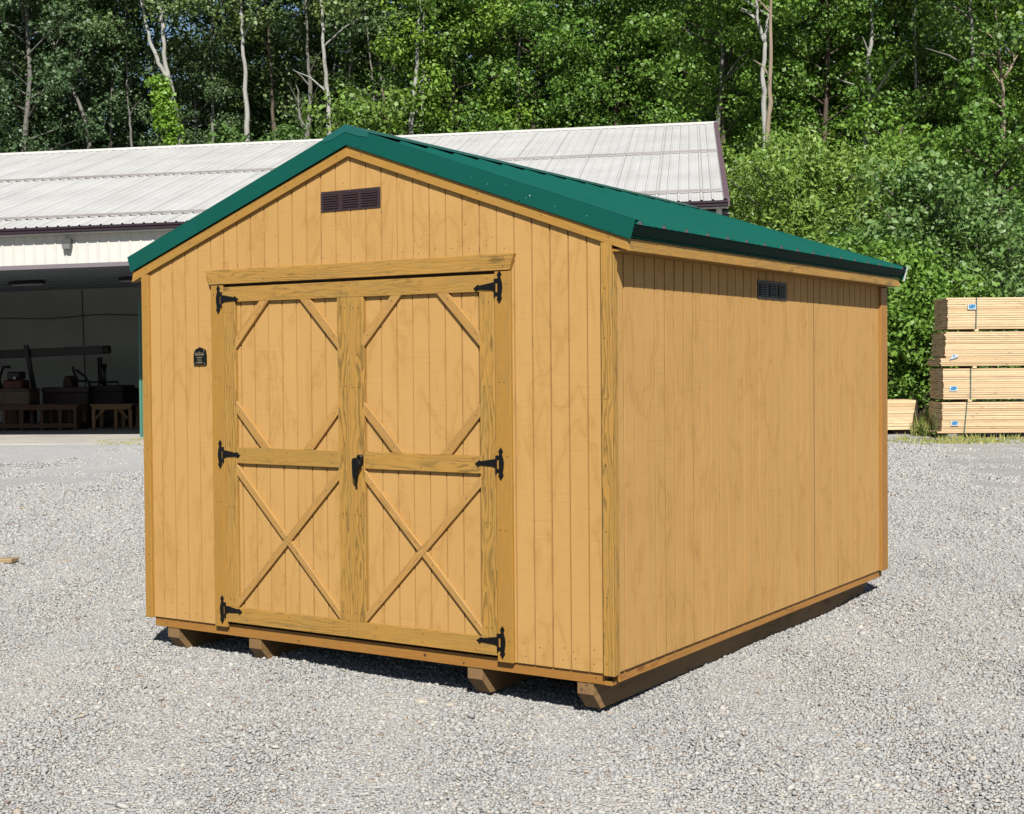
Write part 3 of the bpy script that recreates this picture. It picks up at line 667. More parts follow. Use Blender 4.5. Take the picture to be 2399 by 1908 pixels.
def handle():
    mb = MB()
    # upright rose, the thick lever that leaves it sideways and drops down, and the thin tail rod below
    def hp(u, v, dx=0.0, dz=0.0): return (60.56+(u-230)/127.0+dx, 38.45-(v-355)/164.0+dz)
    rose = [(430, 362), (520, 358), (562, 420), (572, 540), (560, 670), (520, 745), (455, 740), (410, 650), (392, 520), (398, 420)]
    mb.prism([hp(*q, .2) for q in reversed(rose)], 'y', -1.55, -.76)
    lev = [(232, 560), (262, 498), (330, 472), (410, 490), (500, 560), (520, 680), (480, 770), (428, 840), (396, 960), (378, 1080), (366, 1160), (335, 1176), (285, 1160), (247, 1060), (236, 800)]
    mb.prism([hp(*q, .85, .08) for q in reversed(lev)], 'y', -2.35, -1.56)
    (rx, rz0), (_, rz1) = hp(336, 1150, .25), hp(336, 1450, .25)
    mb.tube([(rx, -1.2, rz0+1.0), (rx, -1.15, rz1+.3), (rx+.05, -1.15, rz1)], [.24, .24, .22], 8); mb.tube([(rx+.05, -1.15, rz1+.15), (rx+.4, -1.2, rz1+.02)], [.2, .16], 8)
    sb(mb, 'door_handle', M_BLACK, door_r, 0.004)
handle()
# maker's plaque, house-shaped, with tiny raised lines
mb = MB(); o = [(14.75, 56.8), (18.45, 56.8), (18.45, 58.9), (18.2, 60.05), (16.55, 60.65), (15.05, 60.0), (14.75, 58.9)]
mb.prism(o, 'y', -.42, -.003)
for (x0, x1, z0, z1) in ((15.2, 18.0, 58.85, 59.0), (15.2, 18.0, 59.35, 59.45), (16.45, 16.75, 58.75, 59.7), (15.2, 16.3, 59.05, 59.25), (16.9, 18.0, 59.05, 59.25), (15.7, 17.4, 58.28, 58.5), (16.0, 17.1, 57.9, 58.02), (16.0, 17.2, 57.65, 57.77), (15.5, 17.6, 57.25, 57.45), (15.8, 17.3, 57.05, 57.13)):
    mb.box(x0, x1, -.46, -.41, z0, z1, 'x', 1)
for (x, z) in ((15.15, 59.8), (18.0, 59.85), (15.05, 57.1), (18.15, 57.1)): mb.tube([(x, -.41, z), (x, -.5, z)], .14, 7, 2)
sb(mb, 'maker_plaque', [M_BLACK, M_BRASS, M_STEEL])

# ------------------------------------------------------------------ the white barn behind (local axes: x right, y away, z up; drawn in inches)
BE1 = Vector((-0.89383463, -0.44779616, -0.02320027)); BE2 = Vector((-0.44791672, 0.89407528, 0.0)); BE3 = Vector((-0.02074279, -0.01039179, 0.99973084))
BO = Vector((-215.964*INCH, 764.892*INCH, (12.627+GZ)*INCH))
BM = Matrix((-BE1, BE2, BE3)).transposed().to_4x4(); BM.translation = BO
barn = empty('barn', BO, 'long white metal barn with ribbed roof and dark open bay behind the shed', 'barn', rot=BM.to_euler())
def BXF(p): return (p[0]*INCH, p[1]*INCH, p[2]*INCH)
def BL(a, b): q = BM @ Vector((-a*INCH, b*INCH, 0)); return Vector((q.x, q.y, 0))
def bb(mb, name, mats, parent=None, bevel=0, smooth=False): return mb.build(name, mats, parent or barn, BXF, smooth, bevel)
H_, S_, R_ = 170.94, 465.56, 140.69; A1 = 1500.0
def barn_white():
    mt, t, bs = new_mat('white_ribbed_steel')
    tc = N(t, 'ShaderNodeTexCoord'); P = tc.outputs['Object']
    n = noise(t, vmul(t, P, (3.0, 0.22, 0.22)), 1.0, 5, 0.65); r = ramp(t, [(0.3, (0.325, 0.318, 0.305)), (0.55, (0.350, 0.344, 0.332)), (0.8, (0.370, 0.365, 0.355))]); t.links.new(n.outputs['Fac'], r.inputs[0])
    n2 = noise(t, P, 0.9, 4, 0.6); r2 = ramp(t, [(0.35, 0.92), (0.65, 1.04)]); t.links.new(n2.outputs['Fac'], r2.inputs[0])
    t.links.new(mixc(t, r.outputs[0], r2.outputs[0], 1.0, 'MULTIPLY'), bs.inputs['Base Color']); set_in(bs, Roughness=0.5); bs.inputs['Specular IOR Level'].default_value = 0.35
    return mt
M_BROOF = barn_white()
M_BWALL = plain('white_wall_steel', (0.86, 0.83, 0.76), 0.5, 0, 0.04, 2, 0.3)
M_RIDGEW = plain('clean_white_steel', (1.0, 0.97, 0.90), 0.4, 0, 0.03, 2)
M_PURPLE = plain('plum_brown_trim', (0.050, 0.030, 0.042), 0.5, 0, 0.08, 3, .15)
M_PURPLEL = plain('plum_brown_rake', (0.20, 0.125, 0.15), 0.45, 0, 0.08, 3)
M_LAP = plain('lap_shadow', (0.32, 0.30, 0.28), .7)  # shadow of the sheet overlaps, painted as thin darker strips
M_RAIL = plain('dull_rail', (0.30, 0.265, 0.26), 0.6, 0, 0.15, 2)  # snow rails in one dull mauve-grey, slightly mottled
M_MAUVE = plain('mauve_grey_trim', (0.26, 0.22, 0.24), 0.5, 0, 0.08, 3)
M_INWALL = plain('barn_lining', (0.74, 0.79, 0.75), 0.8, 0, 0.08, 1.2)
M_CEIL = plain('barn_ceiling', (0.42, 0.47, 0.54), 0.7, 0, 0.06, 1.2)
M_GLASSD = plain('dark_glass', (0.010, 0.011, 0.013), 0.08)
def ribbed(x0, x1, step, hgt, wb, wt, minor=True):
    prof = [(x0, 0)]; x = x0+step*.4
    while x < x1-wb:
        prof += [(x-wb, 0), (x-wt, hgt), (x+wt, hgt), (x+wb, 0)]
        if minor:
            for f in (.36, .64): prof += [(x+step*f-.5, 0), (x+step*f-.25, hgt*.16), (x+step*f+.25, hgt*.16), (x+step*f+.5, 0)]
        x += step
    return [p for p in prof if p[0] <= x1]+[(x1, 0)]
def sheet(mb, prof, pA, pB):
    """pA/pB: functions (x, h) -> 3D at the two ends"""
    n = len(prof); v = [pA(*p) for p in prof]+[pB(*p) for p in prof]
    mb.add(v, [(i, i+1, n+i+1, n+i) for i in range(n-1)])
slope = math.hypot(S_, R_); nz, nyv = S_/slope, R_/slope
mb = MB(); pr = ribbed(-A1, 0, 9.0, 1.0, 1.35, .5)
sheet(mb, pr, lambda x, h: (x, -h*nyv, H_+h*nz), lambda x, h: (x, S_-h*nyv, H_+R_+h*nz))
k_ = -A1+9*.4
while k_ < -4:
    y0_, z0_ = .4, H_+R_*.4/S_; y1_, z1_ = S_-10, H_+R_*(S_-10)/S_
    mb.add([(k_+1.42, y0_, z0_+.05), (k_+1.9, y0_, z0_+.05), (k_+1.9, y1_, z1_+.05), (k_+1.42, y1_, z1_+.05)], [(0, 1, 2, 3)], 1); k_ += 36
bb(mb, 'roof', [M_BROOF, M_LAP])
mb = MB(); sheet(mb, ribbed(-A1, 0, 9.0, 1.0, 1.35, .5, False), lambda x, h: (x, 2*S_, H_+h), lambda x, h: (x, S_, H_+R_+h)); bb(mb, 'roof', M_BROOF)
mb = MB(); mb.prism([(S_-9, H_+R_-9*R_/S_+1.2), (S_, H_+R_+1.9), (S_+9, H_+R_-9*R_/S_+1.2), (S_+9, H_+R_-9*R_/S_+.6), (S_, H_+R_+1.2), (S_-9, H_+R_-9*R_/S_+.6)], 'x', -A1, 1.5); bb(mb, 'ridge_cap', M_RIDGEW)
for r_ in (0.0745, 0.536):          # snow rails across the roof
    mb = MB(); y, z = S_*r_, H_+R_*r_+1.0
    mb.prism([(y-.8, z+.05), (y+1.2, z+.5), (y+.5, z+2.2), (y-.1, z+2.1)], 'x', -A1, -3.0)
    x = -A1+9*.4
    bb(mb, 'snow_rail', M_RAIL)
# rake trim on the right end, fascia, soffit
mb = MB(); mb.prism([(-2.5, H_-1), (S_, H_+R_-.6), (S_, H_+R_+1.4), (-2.5, H_+1.2)], 'x', -.2, 1.6); mb.prism([(-1.2, H_+1.2), (S_, H_+R_+1.2), (S_, H_+R_+1.75), (-1.2, H_+1.75)], 'x', -2.6, 1.7); mb.prism([(-2.5, H_-5.2), (S_, H_+R_-5.0), (S_, H_+R_-.6), (-2.5, H_-1)], 'x', .4, 1.6)
bb(mb, 'rake_trim', M_PURPLEL)
mb = MB(); mb.prism([(-4.0, H_-.6), (-4.0, H_-2.2), (-3.0, H_-2.7), (-3.0, H_-4.6), (-1.2, H_-5.0), (-.2, H_-5.0), (-.2, H_-.8)], 'x', -A1, 0.0); bb(mb, 'gutter', M_PURPLE)
mb = MB(); mb.box(-A1, .0, -.2, 7, H_-6.0, H_-5.1, 'x'); bb(mb, 'soffit', M_BWALL)
# front wall at y = 16: ribbed sheet over the open bay and right of it
WY = 7.0; JA, JB = 470.0, 930.0; HD = 141.0
def wall_sheet(xa, xb, z0, z1):
    mb = MB(); sheet(mb, ribbed(xa, xb, 9.0, .8, 1.1, .45, False), lambda x, h: (x, WY-h, z0), lambda x, h: (x, WY-h, z1)); mb.box(xa, xb, WY+.05, WY+5, z0, z1, 'x'); return mb
bb(wall_sheet(-JB, -JA, HD, H_-5.9), 'front_wall', M_BWALL)
bb(wall_sheet(-JA, -40, -45, H_-5.9), 'front_wall', M_BWALL)
bb(wall_sheet(-A1, -JB, -60, H_-5.9), 'front_wall', M_BWALL)
mb = MB(); mb.box(-40, 1, WY+.05, WY+5, -45, 148, 'x'); bb(mb, 'front_wall', M_BWALL)
# glazed strip under the eave at the right end, with its white post
mb = MB(); mb.box(-40, 1, WY+3.0, WY+3.4, 148, H_-5.9, 'x'); w_ = bb(mb, 'window', M_GLASSD)
mb = MB(); mb.box(-8.9, -4.6, WY-.6, WY+3.0, 148, H_-6.0, 'z'); bb(mb, 'post', M_RIDGEW, w_)
mb = MB(); mb.box(-40, -9.0, WY+1.6, WY+2.8, H_-9.6, H_-8.0, 'x'); mb.box(-4.5, .9, WY+1.6, WY+2.8, H_-10.0, H_-8.6, 'x'); bb(mb, 'rail', M_MAUVE, w_)
# gable end wall right
mb = MB(); mb.prism([(WY+5.1, -45), (2*S_-10, -45), (2*S_-10, H_), (S_, H_+R_-8), (WY+5.1, H_-2)], 'x', -4, -1.0); bb(mb, 'gable_wall', M_BWALL)
# header over the bay, jamb, lining
mb = MB(); mb.box(-JB, -JA, WY-1.8, WY+5.2, HD-3.4, HD, 'x'); bb(mb, 'bay_header', M_MAUVE)
mb = MB(); mb.box(-JA-.5, -JA+1.5, WY-1.2, WY+5.2, -45, HD-3.5, 'z'); bb(mb, 'bay_jamb', M_MAUVE)
mb = MB(); mb.box(-1150, -400, 450, 454, -60, 175, 'x'); 
bb(mb, 'back_wall', M_INWALL)
M_SEAM = plain('dark_batten', (0.04, 0.04, 0.04), 0.9)
for x in (-732.2, -588, -876):
    mb = MB(); mb.box(x-.5, x+.5, 449.4, 450-.02, -60, 150, 'x'); bb(mb, 'seam_batten', M_SEAM)
mb = MB(); mb.box(-1150, -400, WY+5.3, 449.9, 151.5, 155, 'x'); 
for y in range(40, 450, 24): mb.box(-1150, -400, y, y+1.2, 150.6, 151.45, 'x')
bb(mb, 'ceiling', M_CEIL)
for x in (-1150, -440):
    mb = MB(); mb.box(x, x+4, WY+5.3, 449.9, -60, 151, 'y'); bb(mb, 'side_lining', M_INWALL)
# wall lamp over the bay
mb = MB(); mb.box(-540.6, -533.6, WY-4.2, WY-.6, 157.0, 161.0, 'x'); lamp = bb(mb, 'wall_lamp', plain('bronze_lamp', (0.10, 0.10, 0.10), 0.4), bevel=0.008)
mb = MB(); mb.prism([(-540.8, 157), (-533.4, 157), (-534.2, 152.4), (-540.0, 152.4)], 'y', WY-6.0, WY-.7); bb(mb, 'lens', plain('lamp_lens', (0.24, 0.24, 0.23), 0.2), lamp, bevel=0.01)
# concrete floor of the bay
mb = MB(); q = [BL(1150, 14), BL(400, 14), BL(400, 452), BL(1150, 452)]
mb.add([(p.x, p.y, 0.018) for p in q]+[(p.x, p.y, -0.2) for p in q], [(0, 1, 2, 3), (0, 4, 5, 1), (1, 5, 6, 2), (2, 6, 7, 3), (3, 7, 4, 0)])
def concrete():
    mt, t, bs = new_mat('dusty_concrete'); tc = N(t, 'ShaderNodeTexCoord'); n = noise(t, tc.outputs['Object'], 1.2, 6, 0.65)
    r = ramp(t, [(0.3, (0.24, 0.222, 0.195)), (0.7, (0.34, 0.315, 0.28))]); t.links.new(n.outputs['Fac'], r.inputs[0]); t.links.new(r.outputs[0], bs.inputs['Base Color']); set_in(bs, Roughness=0.9); return mt
tag(mb.build('concrete_floor', concrete()), kind='structure')

# ------------------------------------------------------------------ things inside the bay (metres, placed in the barn's own direction)
YAWB = math.atan2(-BE1.y, -BE1.x)         # the bay's width direction
def inside(u, depth): return ground_at(u, depth)
def loc_thing(name, label, cat, u, depth, group=None):
    return empty(name, inside(u, depth)+Vector((0, 0, .018)), label, cat, group, (0, 0, YAW))
M_DKSTEEL = plain('black_steel', (0.012, 0.013, 0.015), 0.5, 0, 0.2, 4)
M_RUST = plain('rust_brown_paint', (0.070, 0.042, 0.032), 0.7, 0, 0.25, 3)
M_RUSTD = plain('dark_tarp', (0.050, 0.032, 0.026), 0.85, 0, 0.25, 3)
M_RED = plain('worn_red_paint', (0.17, 0.035, 0.022), 0.5, 0, 0.2, 6)
M_CARD = plain('tan_board', (0.15, 0.105, 0.07), 0.8, 0, 0.2, 4)
def MX(mb, name, mat, parent=None, bevel=0.006, smooth=False):
    s_ = 1/INCH
    mb.wc = [(p[0]*s_, p[1]*s_, p[2]*s_) for p in mb.wc]
    return mb.build(name, mat, parent, None, smooth, bevel)
# small workbench with knee braces
def workbench(name, label, u, depth, w, d, h, legs, shelf=None, braces=True):
    t = loc_thing(name, label, 'workbench', u, depth)
    mb = MB(); mb.box(-w/2-.04, w/2+.04, -d/2, d/2, h-.045, h, 'x'); mb.box(-w/2, w/2, -d/2+.01, -d/2+.05, h-.14, h-.046, 'x'); MX(mb, 'bench_top', M_BENCH, t)
    for x in legs:
        for y in (-d/2+.07, d/2-.07):
            mb = MB(); mb.box(x-.045, x+.045, y-.03, y+.03, 0, h-.046 if y > 0 else h-.141, 'z'); MX(mb, 'leg', M_BENCH, t)
    if braces:
        for s in (-1, 1):
            x = s*(w/2-.05); mb = MB(); mb.prism([(x-s*.04, h-.40), (x-s*.04, h-.32), (x-s*.22, h-.142), (x-s*.30, h-.142)], 'y', -d/2+.02, -d/2+.06, (1, 1)); MX(mb, 'knee_brace', M_BENCH, t)
    if shelf:
        for z in shelf:
            mb = MB(); mb.box(-w/2, w/2, -d/2+.1, d/2-.1, z-.05, z, 'x'); mb.box(-w/2, w/2, -d/2-.0, -d/2+.035, z-.11, z+.01, 'x'); MX(mb, 'shelf', M_BENCH, t)
    return t
workbench('workbench', 'small wooden workbench with knee braces just inside the dark barn bay', 270, 35.4, 1.0, .7, .655, (-.47, .10, .47))
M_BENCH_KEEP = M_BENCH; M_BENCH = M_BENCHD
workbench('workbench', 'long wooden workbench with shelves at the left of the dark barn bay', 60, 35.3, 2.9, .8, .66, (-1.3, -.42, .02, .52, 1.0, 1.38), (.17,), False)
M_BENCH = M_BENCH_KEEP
# chests and machines behind / on the benches
def chest(name, label, cat, u0, u1, v0, v1, depth, d, mat, lid=True):
    k = depth/FPX; w = (u1-u0)*k; z1 = CAM.z-(v0-859)*k; z0 = CAM.z-(v1-859)*k
    t = empty(name, inside((u0+u1)/2, depth)+Vector((0, 0, max(z0, 0.018))), label, cat, rot=(0, 0, YAW)); h = z1-max(z0, .018)
    mb = MB(); mb.box(-w/2, w/2, -d/2, d/2, 0, h*.86 if lid else h, 'x'); MX(mb, 'body', mat, t, .02)
    if lid: mb = MB(); mb.box(-w/2-.02, w/2+.02, -d/2-.02, d/2+.02, h*.86+.002, h, 'x'); MX(mb, 'lid', mat, t, .02)
    return t
chest('wooden_crate', 'tan faced wooden crate on the long workbench in the barn bay', 'crate', -30, 80, 908, 945, 35.3, .7, M_CARD)
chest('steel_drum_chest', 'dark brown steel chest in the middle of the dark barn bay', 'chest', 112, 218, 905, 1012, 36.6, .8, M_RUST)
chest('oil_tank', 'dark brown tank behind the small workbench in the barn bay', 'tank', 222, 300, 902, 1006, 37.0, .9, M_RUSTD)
# tarp-covered heap
def heap(u, depth, w, h, label):
    t = np.linspace(0, 1, 13); V = []; F = []
    for i, a in enumerate(np.linspace(0, 2*np.pi, 18, endpoint=False)):
        for j, r in enumerate(t): V.append((w/2*math.cos(a)*r*(1+.08*math.sin(3*a)), .5*math.sin(a)*r, h*(1-r**2.2)*(1+.06*math.sin(5*a+4*r))))
    n = len(t)
    for i in range(18):
        for j in range(n-1): F.append((i*n+j, i*n+j+1, ((i+1) % 18)*n+j+1, ((i+1) % 18)*n+j))
    mb = MB(); mb.add(V, F); o = MX(mb, 'tarp_heap', M_RUSTD, None, 0, True); o.location = inside(u, depth)+Vector((0, 0, .018)); o.rotation_euler = (0, 0, YAW)
    tag(o, label, 'tarp'); return o
heap(300, 38.0, 1.9, 1.02, 'dark tarp draped over a heap beside the small workbench')
# red engine with a grey hood behind the crate
def engine():
    k = 36.3/FPX; t = empty('engine', inside(38, 36.3)+Vector((0, 0, .018)), 'red engine with black pipes standing behind the tan crate', 'engine', rot=(0, 0, YAW))
    mb = MB(); mb.box(-.26, .26, -.25, .25, 0.0, 1.28, 'x'); MX(mb, 'block', M_RED, t, .04)
    mb = MB(); mb.box(-.17, .17, -.2, .2, 1.285, 1.50, 'x'); MX(mb, 'hood', M_DKSTEEL, t, .03)
    mb = MB(); mb.tube([(-.3, -.1, .9), (-.42, -.1, 1.3), (-.30, -.1, 1.62), (-.12, -.1, 1.62)], .045, 8); mb.tube([(-.42, -.1, 1.05), (-.2, -.1, 1.05)], .035, 8); MX(mb, 'exhaust_pipe', M_DKSTEEL, t, 0, True)
    mb = MB(); mb.box(.02, .09, -.262, -.252, 1.30, 1.36, 'x'); MX(mb, 'label_plate', M_PRIMER, t, 0)
engine()
# overhead boom and its leaning post
def boom():
    d = 36.9; k = d/FPX; z = lambda v: CAM.z-(v-859)*k; x = lambda u: (u-130)*k
    t = empty('boom', inside(130, d), 'long black steel boom held level across the dark barn bay', 'boom', rot=(0, 0, YAW))
    mb = MB(); mb.prism([(x(-150), z(843)), (x(246), z(828)), (x(246), z(809)), (x(-150), z(823))], 'y', -.12, .12); MX(mb, 'beam', M_DKSTEEL, t, .01)
    mb = MB(); mb.tube([(x(246), 0, z(818.5)), (x(258), 0, z(818))], .11, 10); MX(mb, 'end_roller', M_RUST, t, 0, True)
    mb = MB(); mb.prism([(x(63), z(806)), (x(72), z(806)), (x(90), z(908)), (x(80), z(908))], 'y', -.22, -.13); MX(mb, 'leaning_post', M_DKSTEEL, t, .006)
    mb = MB(); mb.prism([(x(78), z(905)), (x(90), z(905)), (x(90), z(1010)), (x(80), z(1010))], 'y', -.22, -.13); MX(mb, 'leaning_post', M_DKSTEEL, t, .006)
boom()
def pipe_rack():
    d = 37.3; k = d/FPX; z = lambda v: CAM.z-(v-859)*k; x = lambda u: (u-225)*k
    t = empty('pipe_rack', inside(225, d), 'bent black pipe frames standing up behind the brown chest', 'rack', rot=(0, 0, YAW))
    def pipe(pts, r=.03):
        mb = MB(); mb.tube([(x(u), 0, z(v)) for u, v in pts], r, 8); MX(mb, 'pipe', M_DKSTEEL, t, 0, True)
    pipe([(170, 857), (172, 868), (178, 882), (183, 891), (212, 893)]); pipe([(177, 865), (187, 872), (198, 880), (205, 892), (212, 905), (212, 1005)], .035)
    pipe([(212, 894), (276, 894), (276, 912)]); pipe([(231, 836), (231, 1005)]); pipe([(237, 836), (237, 900)]); pipe([(240, 854), (250, 854)]); pipe([(242, 855), (245, 880), (247, 905)]); pipe([(248, 855), (243, 880), (241, 905)])
pipe_rack()
# brown seat shell
mb = MB(); k = 37.1/FPX
o_ = [(0, 0), (.26, 0), (.24, .12), (.17, .26), (.09, .31), (.02, .27), (-.02, .12)]
mb.prism([(x*1.0, z) for x, z in o_], 'y', -.22, .22); se = MX(mb, 'seat_back', M_RUST, None, .02); se.location = inside(155, 37.1)+Vector((0, 0, CAM.z-(905-859)*k)); se.rotation_euler = (0, 0, YAW)
tag(se, 'rounded brown seat back sticking up behind the brown chest', 'seat')
# ceiling lights and a sagging cable on the back wall
def light(a):
    t = empty('ceiling_light', BM @ Vector((-a*INCH, 300*INCH, 150.4*INCH)), 'unlit strip light under the barn ceiling, '+('the left one' if a > 700 else 'the right one, partly behind the green eave'), 'ceiling light', 'strip lights in the barn bay', BM.to_euler())
    mb = MB(); mb.box(-.46, .46, -.10, .10, -.06, -.0, 'x'); MX(mb, 'housing', M_DKSTEEL, t, .005)
    mb = MB(); mb.tube([(-.42, 0, -.085), (.42, 0, -.085)], .026, 8); MX(mb, 'tube', plain('white_tube', (.8, .8, .78), .3), t, 0, True)
light(722); light(604)
mb = MB(); pts = []
for i, a in enumerate(np.linspace(560, 1120, 30)):
    q = BM @ Vector((-a*INCH, 448.4*INCH, (119.5+1.2*math.sin(a*.055)-(a-700)*.004)*INCH)); pts.append(q)
mb.tube(pts, .014, 6); cb = MX(mb, 'cable', M_DKSTEEL, None, 0, True); tag(cb, 'thin dark cable sagging along the back wall of the barn bay', 'cable')
# green slotted upright at the bay's right jamb
def upright():
    t = empty('rack_upright', ground_at(331, 31.2), 'green slotted steel upright beside the left corner of the shed', 'rack post', rot=(0, 0, YAW))
    mg = plain('green_rack_paint', (0.09, 0.27, 0.19), 0.5, 0, 0.1, 5)
    mb = MB(); mb.box(-.045, -.041, -.035, .035, 0, 3.08, 'z'); mb.box(-.0405, .0405, -.035, -.031, 0, 3.08, 'z'); mb.box(.041, .045, -.035, .035, 0, 3.08, 'z')
    for i in range(58): mb.box(.0, .018, -.037, -.0355, .06+i*.052, .085+i*.052, 'z', 1)
    MX(mb, 'channel', [mg, M_VENTD], t, 0)
    mb = MB(); mb.box(-.10, .10, -.06, .06, 0, .012, 'x'); MX(mb, 'foot_plate', mg, t, 0)
upright()

# ------------------------------------------------------------------ lumber stacked at the right
def lumber_bundle(label, u_left, v0, v1, depth, length, rows, deep, strap_u=None, tag_uv=None, step=None, torn=False, skew=0.0, group='strapped lumber bundles in the tall stack'):
    k = depth/FPX; hz = 845.0
    z0, z1 = CAM.z-(v1-hz)*k, CAM.z-(v0-hz)*k
    base = at(u_left, 850, depth); t = empty('lumber_bundle', (base.x, base.y, z0), label, 'lumber', group, (0, 0, YAW))
    h = (z1-z0)/rows
    for i in range(rows):
        dx = random.uniform(-.012, .012)+(step(i) if step else 0); dy = random.uniform(-.008, .008)
        mb = MB(); x = dx
        # one layer: boards side by side, front one seen along its edge
        w = .286 if deep > 1 else .14; n = max(1, int(deep/w)); 
        for j in range(n):
            e = random.uniform(-.006, .006)
            mb.box(dx+e, dx+length+e, dy+j*w+.002, dy+(j+1)*w-.002, i*h+random.choice((.002, .003, .008)), (i+1)*h-.001, 'x', bt=random.random())
        MX(mb, 'board_layer', M_LUMBER, t, 0)
    if strap_u is not None:
        xs0 = (strap_u[0]-u_left)*k; xs1 = (strap_u[1]-u_left)*k
        mb = MB(); ms = plain('green_strap', (0.10, 0.17, 0.13), 0.4)
        mb.add([(xs0-.012, -.016, rows*h+.004), (xs0+.012, -.016, rows*h+.004), (xs1+.012, -.016, -.004), (xs1-.012, -.016, -.004)], [(3, 2, 1, 0)])
        mb.add([(xs0-.012, -.016, rows*h+.004), (xs0+.012, -.016, rows*h+.004), (xs0+.012, deep+.016, rows*h+.004), (xs0-.012, deep+.016, rows*h+.004)], [(0, 1, 2, 3)])
        mb.add([(xs1-.012, -.016, -.004), (xs1+.012, -.016, -.004), (xs1+.012, deep+.016, -.004), (xs1-.012, deep+.016, -.004)], [(3, 2, 1, 0)])
        MX(mb, 'strap', ms, t, 0)
    if tag_uv:
        ua, ub, va, vb = tag_uv; xa, xb = (ua-u_left)*k, (ub-u_left)*k; za, zb = CAM.z-(vb-hz)*k-z0, CAM.z-(va-hz)*k-z0
        mb = MB(); y = -.022
        M_TAGW = plain('white_tag', (0.80, 0.84, 0.86), 0.5); M_TAGB = plain('blue_print', (0.035, 0.30, 0.62), 0.5); M_TAGD = plain('dark_blue_print', (0.03, 0.16, 0.36), 0.5)
        if torn:
            mb.add([(xa, y, za), (xb-.03, y, za+.05), (xb, y, zb), (xa+.03, y, zb)], [(0, 1, 2, 3)], 0); mb.add([(xa+.04, y-.002, za+.035), (xb-.06, y-.002, zb-.02), (xa+.04, y-.002, zb-.01)], [(0, 1, 2)], 1)
            mb.add([(xa-.03, y-.002, za-.02), (xb-.02, y-.002, za+.03), (xb-.02, y-.002, za+.045), (xa-.02, y-.002, za-.005)], [(0, 1, 2, 3)], 2)
        else:
            mb.add([(xa, y, za), (xb, y, za), (xb, y, zb), (xa, y, zb)], [(0, 1, 2, 3)], 0)
            mx, mz = (xb-xa)*.13, (zb-za)*.18; X0, X1, Z0, Z1 = xa+mx, xb-mx*.6, za+mz, zb-mz*.4
            mb.add([(X0, y-.002, Z0), (X1, y-.002, Z0), (X1, y-.002, Z1), (X0, y-.002, Z1)], [(0, 1, 2, 3)], 1)
            for (fa, fb, ga, gb, mi) in ((.30, .55, .62, .95, 2), (.06, .2, .1, .3, 2), (.75, .95, .1, .25, 0), (.1, .28, .7, .85, 0), (.42, .7, .05, .2, 2)):
                mb.add([(X0+(X1-X0)*fa, y-.004, Z0+(Z1-Z0)*ga), (X0+(X1-X0)*fb, y-.004, Z0+(Z1-Z0)*ga), (X0+(X1-X0)*fb, y-.004, Z0+(Z1-Z0)*gb), (X0+(X1-X0)*fa, y-.004, Z0+(Z1-Z0)*gb)], [(0, 1, 2, 3)], mi)
        MX(mb, 'tag', [M_TAGW, M_TAGB, M_TAGD], t, 0)
    return t
DL = 28.6
lumber_bundle('strapped bundle of pale planks at the bottom of the tall lumber stack', 2207, 943, 1016, DL, 4.9, 14, 1.15, (2265, 2258), (2227, 2244, 986.5, 998), lambda i: -.09 if i == 0 else 0)
lumber_bundle('strapped bundle of pale planks second from the bottom of the tall stack', 2210, 864, 936, DL, 4.9, 14, 1.15, (2274, 2273), (2224, 2242, 905, 917))
lumber_bundle('bundle of bright planks with a torn blue tag, second from the top of the stack', 2215, 778, 858.5, DL, 4.9, 17, 1.15, None, (2227, 2246, 831, 842), lambda i: -.09 if i < 4 else 0, True)
lumber_bundle('topmost bundle of planks on the tall lumber stack, one loose plank sticking out', 2221, 698, 772, DL, 4.9, 14, 1.15, (2288, 2286), (2267, 2286, 713.5, 726), lambda i: -.04 if i == 13 else 0)
lumber_bundle('short low pile of yellow boards between the shed corner and the tall lumber stack', 2150, 937, 1007, 30.2, -3.2, 9, .95, None, None, lambda i: (.06, .06, .05, .06, .05, .0, .0, -.02, -.03)[i], group=None)
def block(name, label, cat, u, v0, v1, depth, w, d, mat, along='x', group=None, yoff=.05):
    k = depth/FPX; z0 = max(0, CAM.z-(v1-845)*k); z1 = CAM.z-(v0-845)*k
    q = at(u, 850, depth); f = Vector((-math.sin(YAW), math.cos(YAW), 0)); q = Vector((q.x, q.y, 0))+f*yoff
    mb = MB(); mb.box(-w/2, w/2, 0, d, z0, z1, along); o = MX(mb, name, mat, None, .008); o.location = q; o.rotation_euler = (0, 0, YAW)
    return tag(o, label, cat, group)
M_CONC = plain('concrete_block', (0.34, 0.30, 0.28), 0.9, 0, 0.15, 8)
M_OLDW = plain('dark_timber', (0.06, 0.045, 0.035), 0.9, 0, 0.25, 8)
block('concrete_block', 'grey concrete block under the left end of the tall lumber stack', 'block', 2232, 1016.3, 1030, DL, .20, 1.0, M_CONC, yoff=.02)
block('concrete_block', 'concrete block carrying the tall stack near the right edge of the photo', 'block', 2520, 1016.3, 1030, DL, .20, 1.0, M_CONC, yoff=.02)
block('support_timber', 'dark weathered timber under the low pile of yellow boards', 'timber', 2112, 1007.3, 1026, 30.2, .30, .9, M_OLDW, 'y', yoff=.1)
block('support_timber', 'dark timber under the hidden left end of the yellow boards', 'timber', 1880, 1007.3, 1026, 30.2, .30, .9, M_OLDW, 'y', yoff=.1)
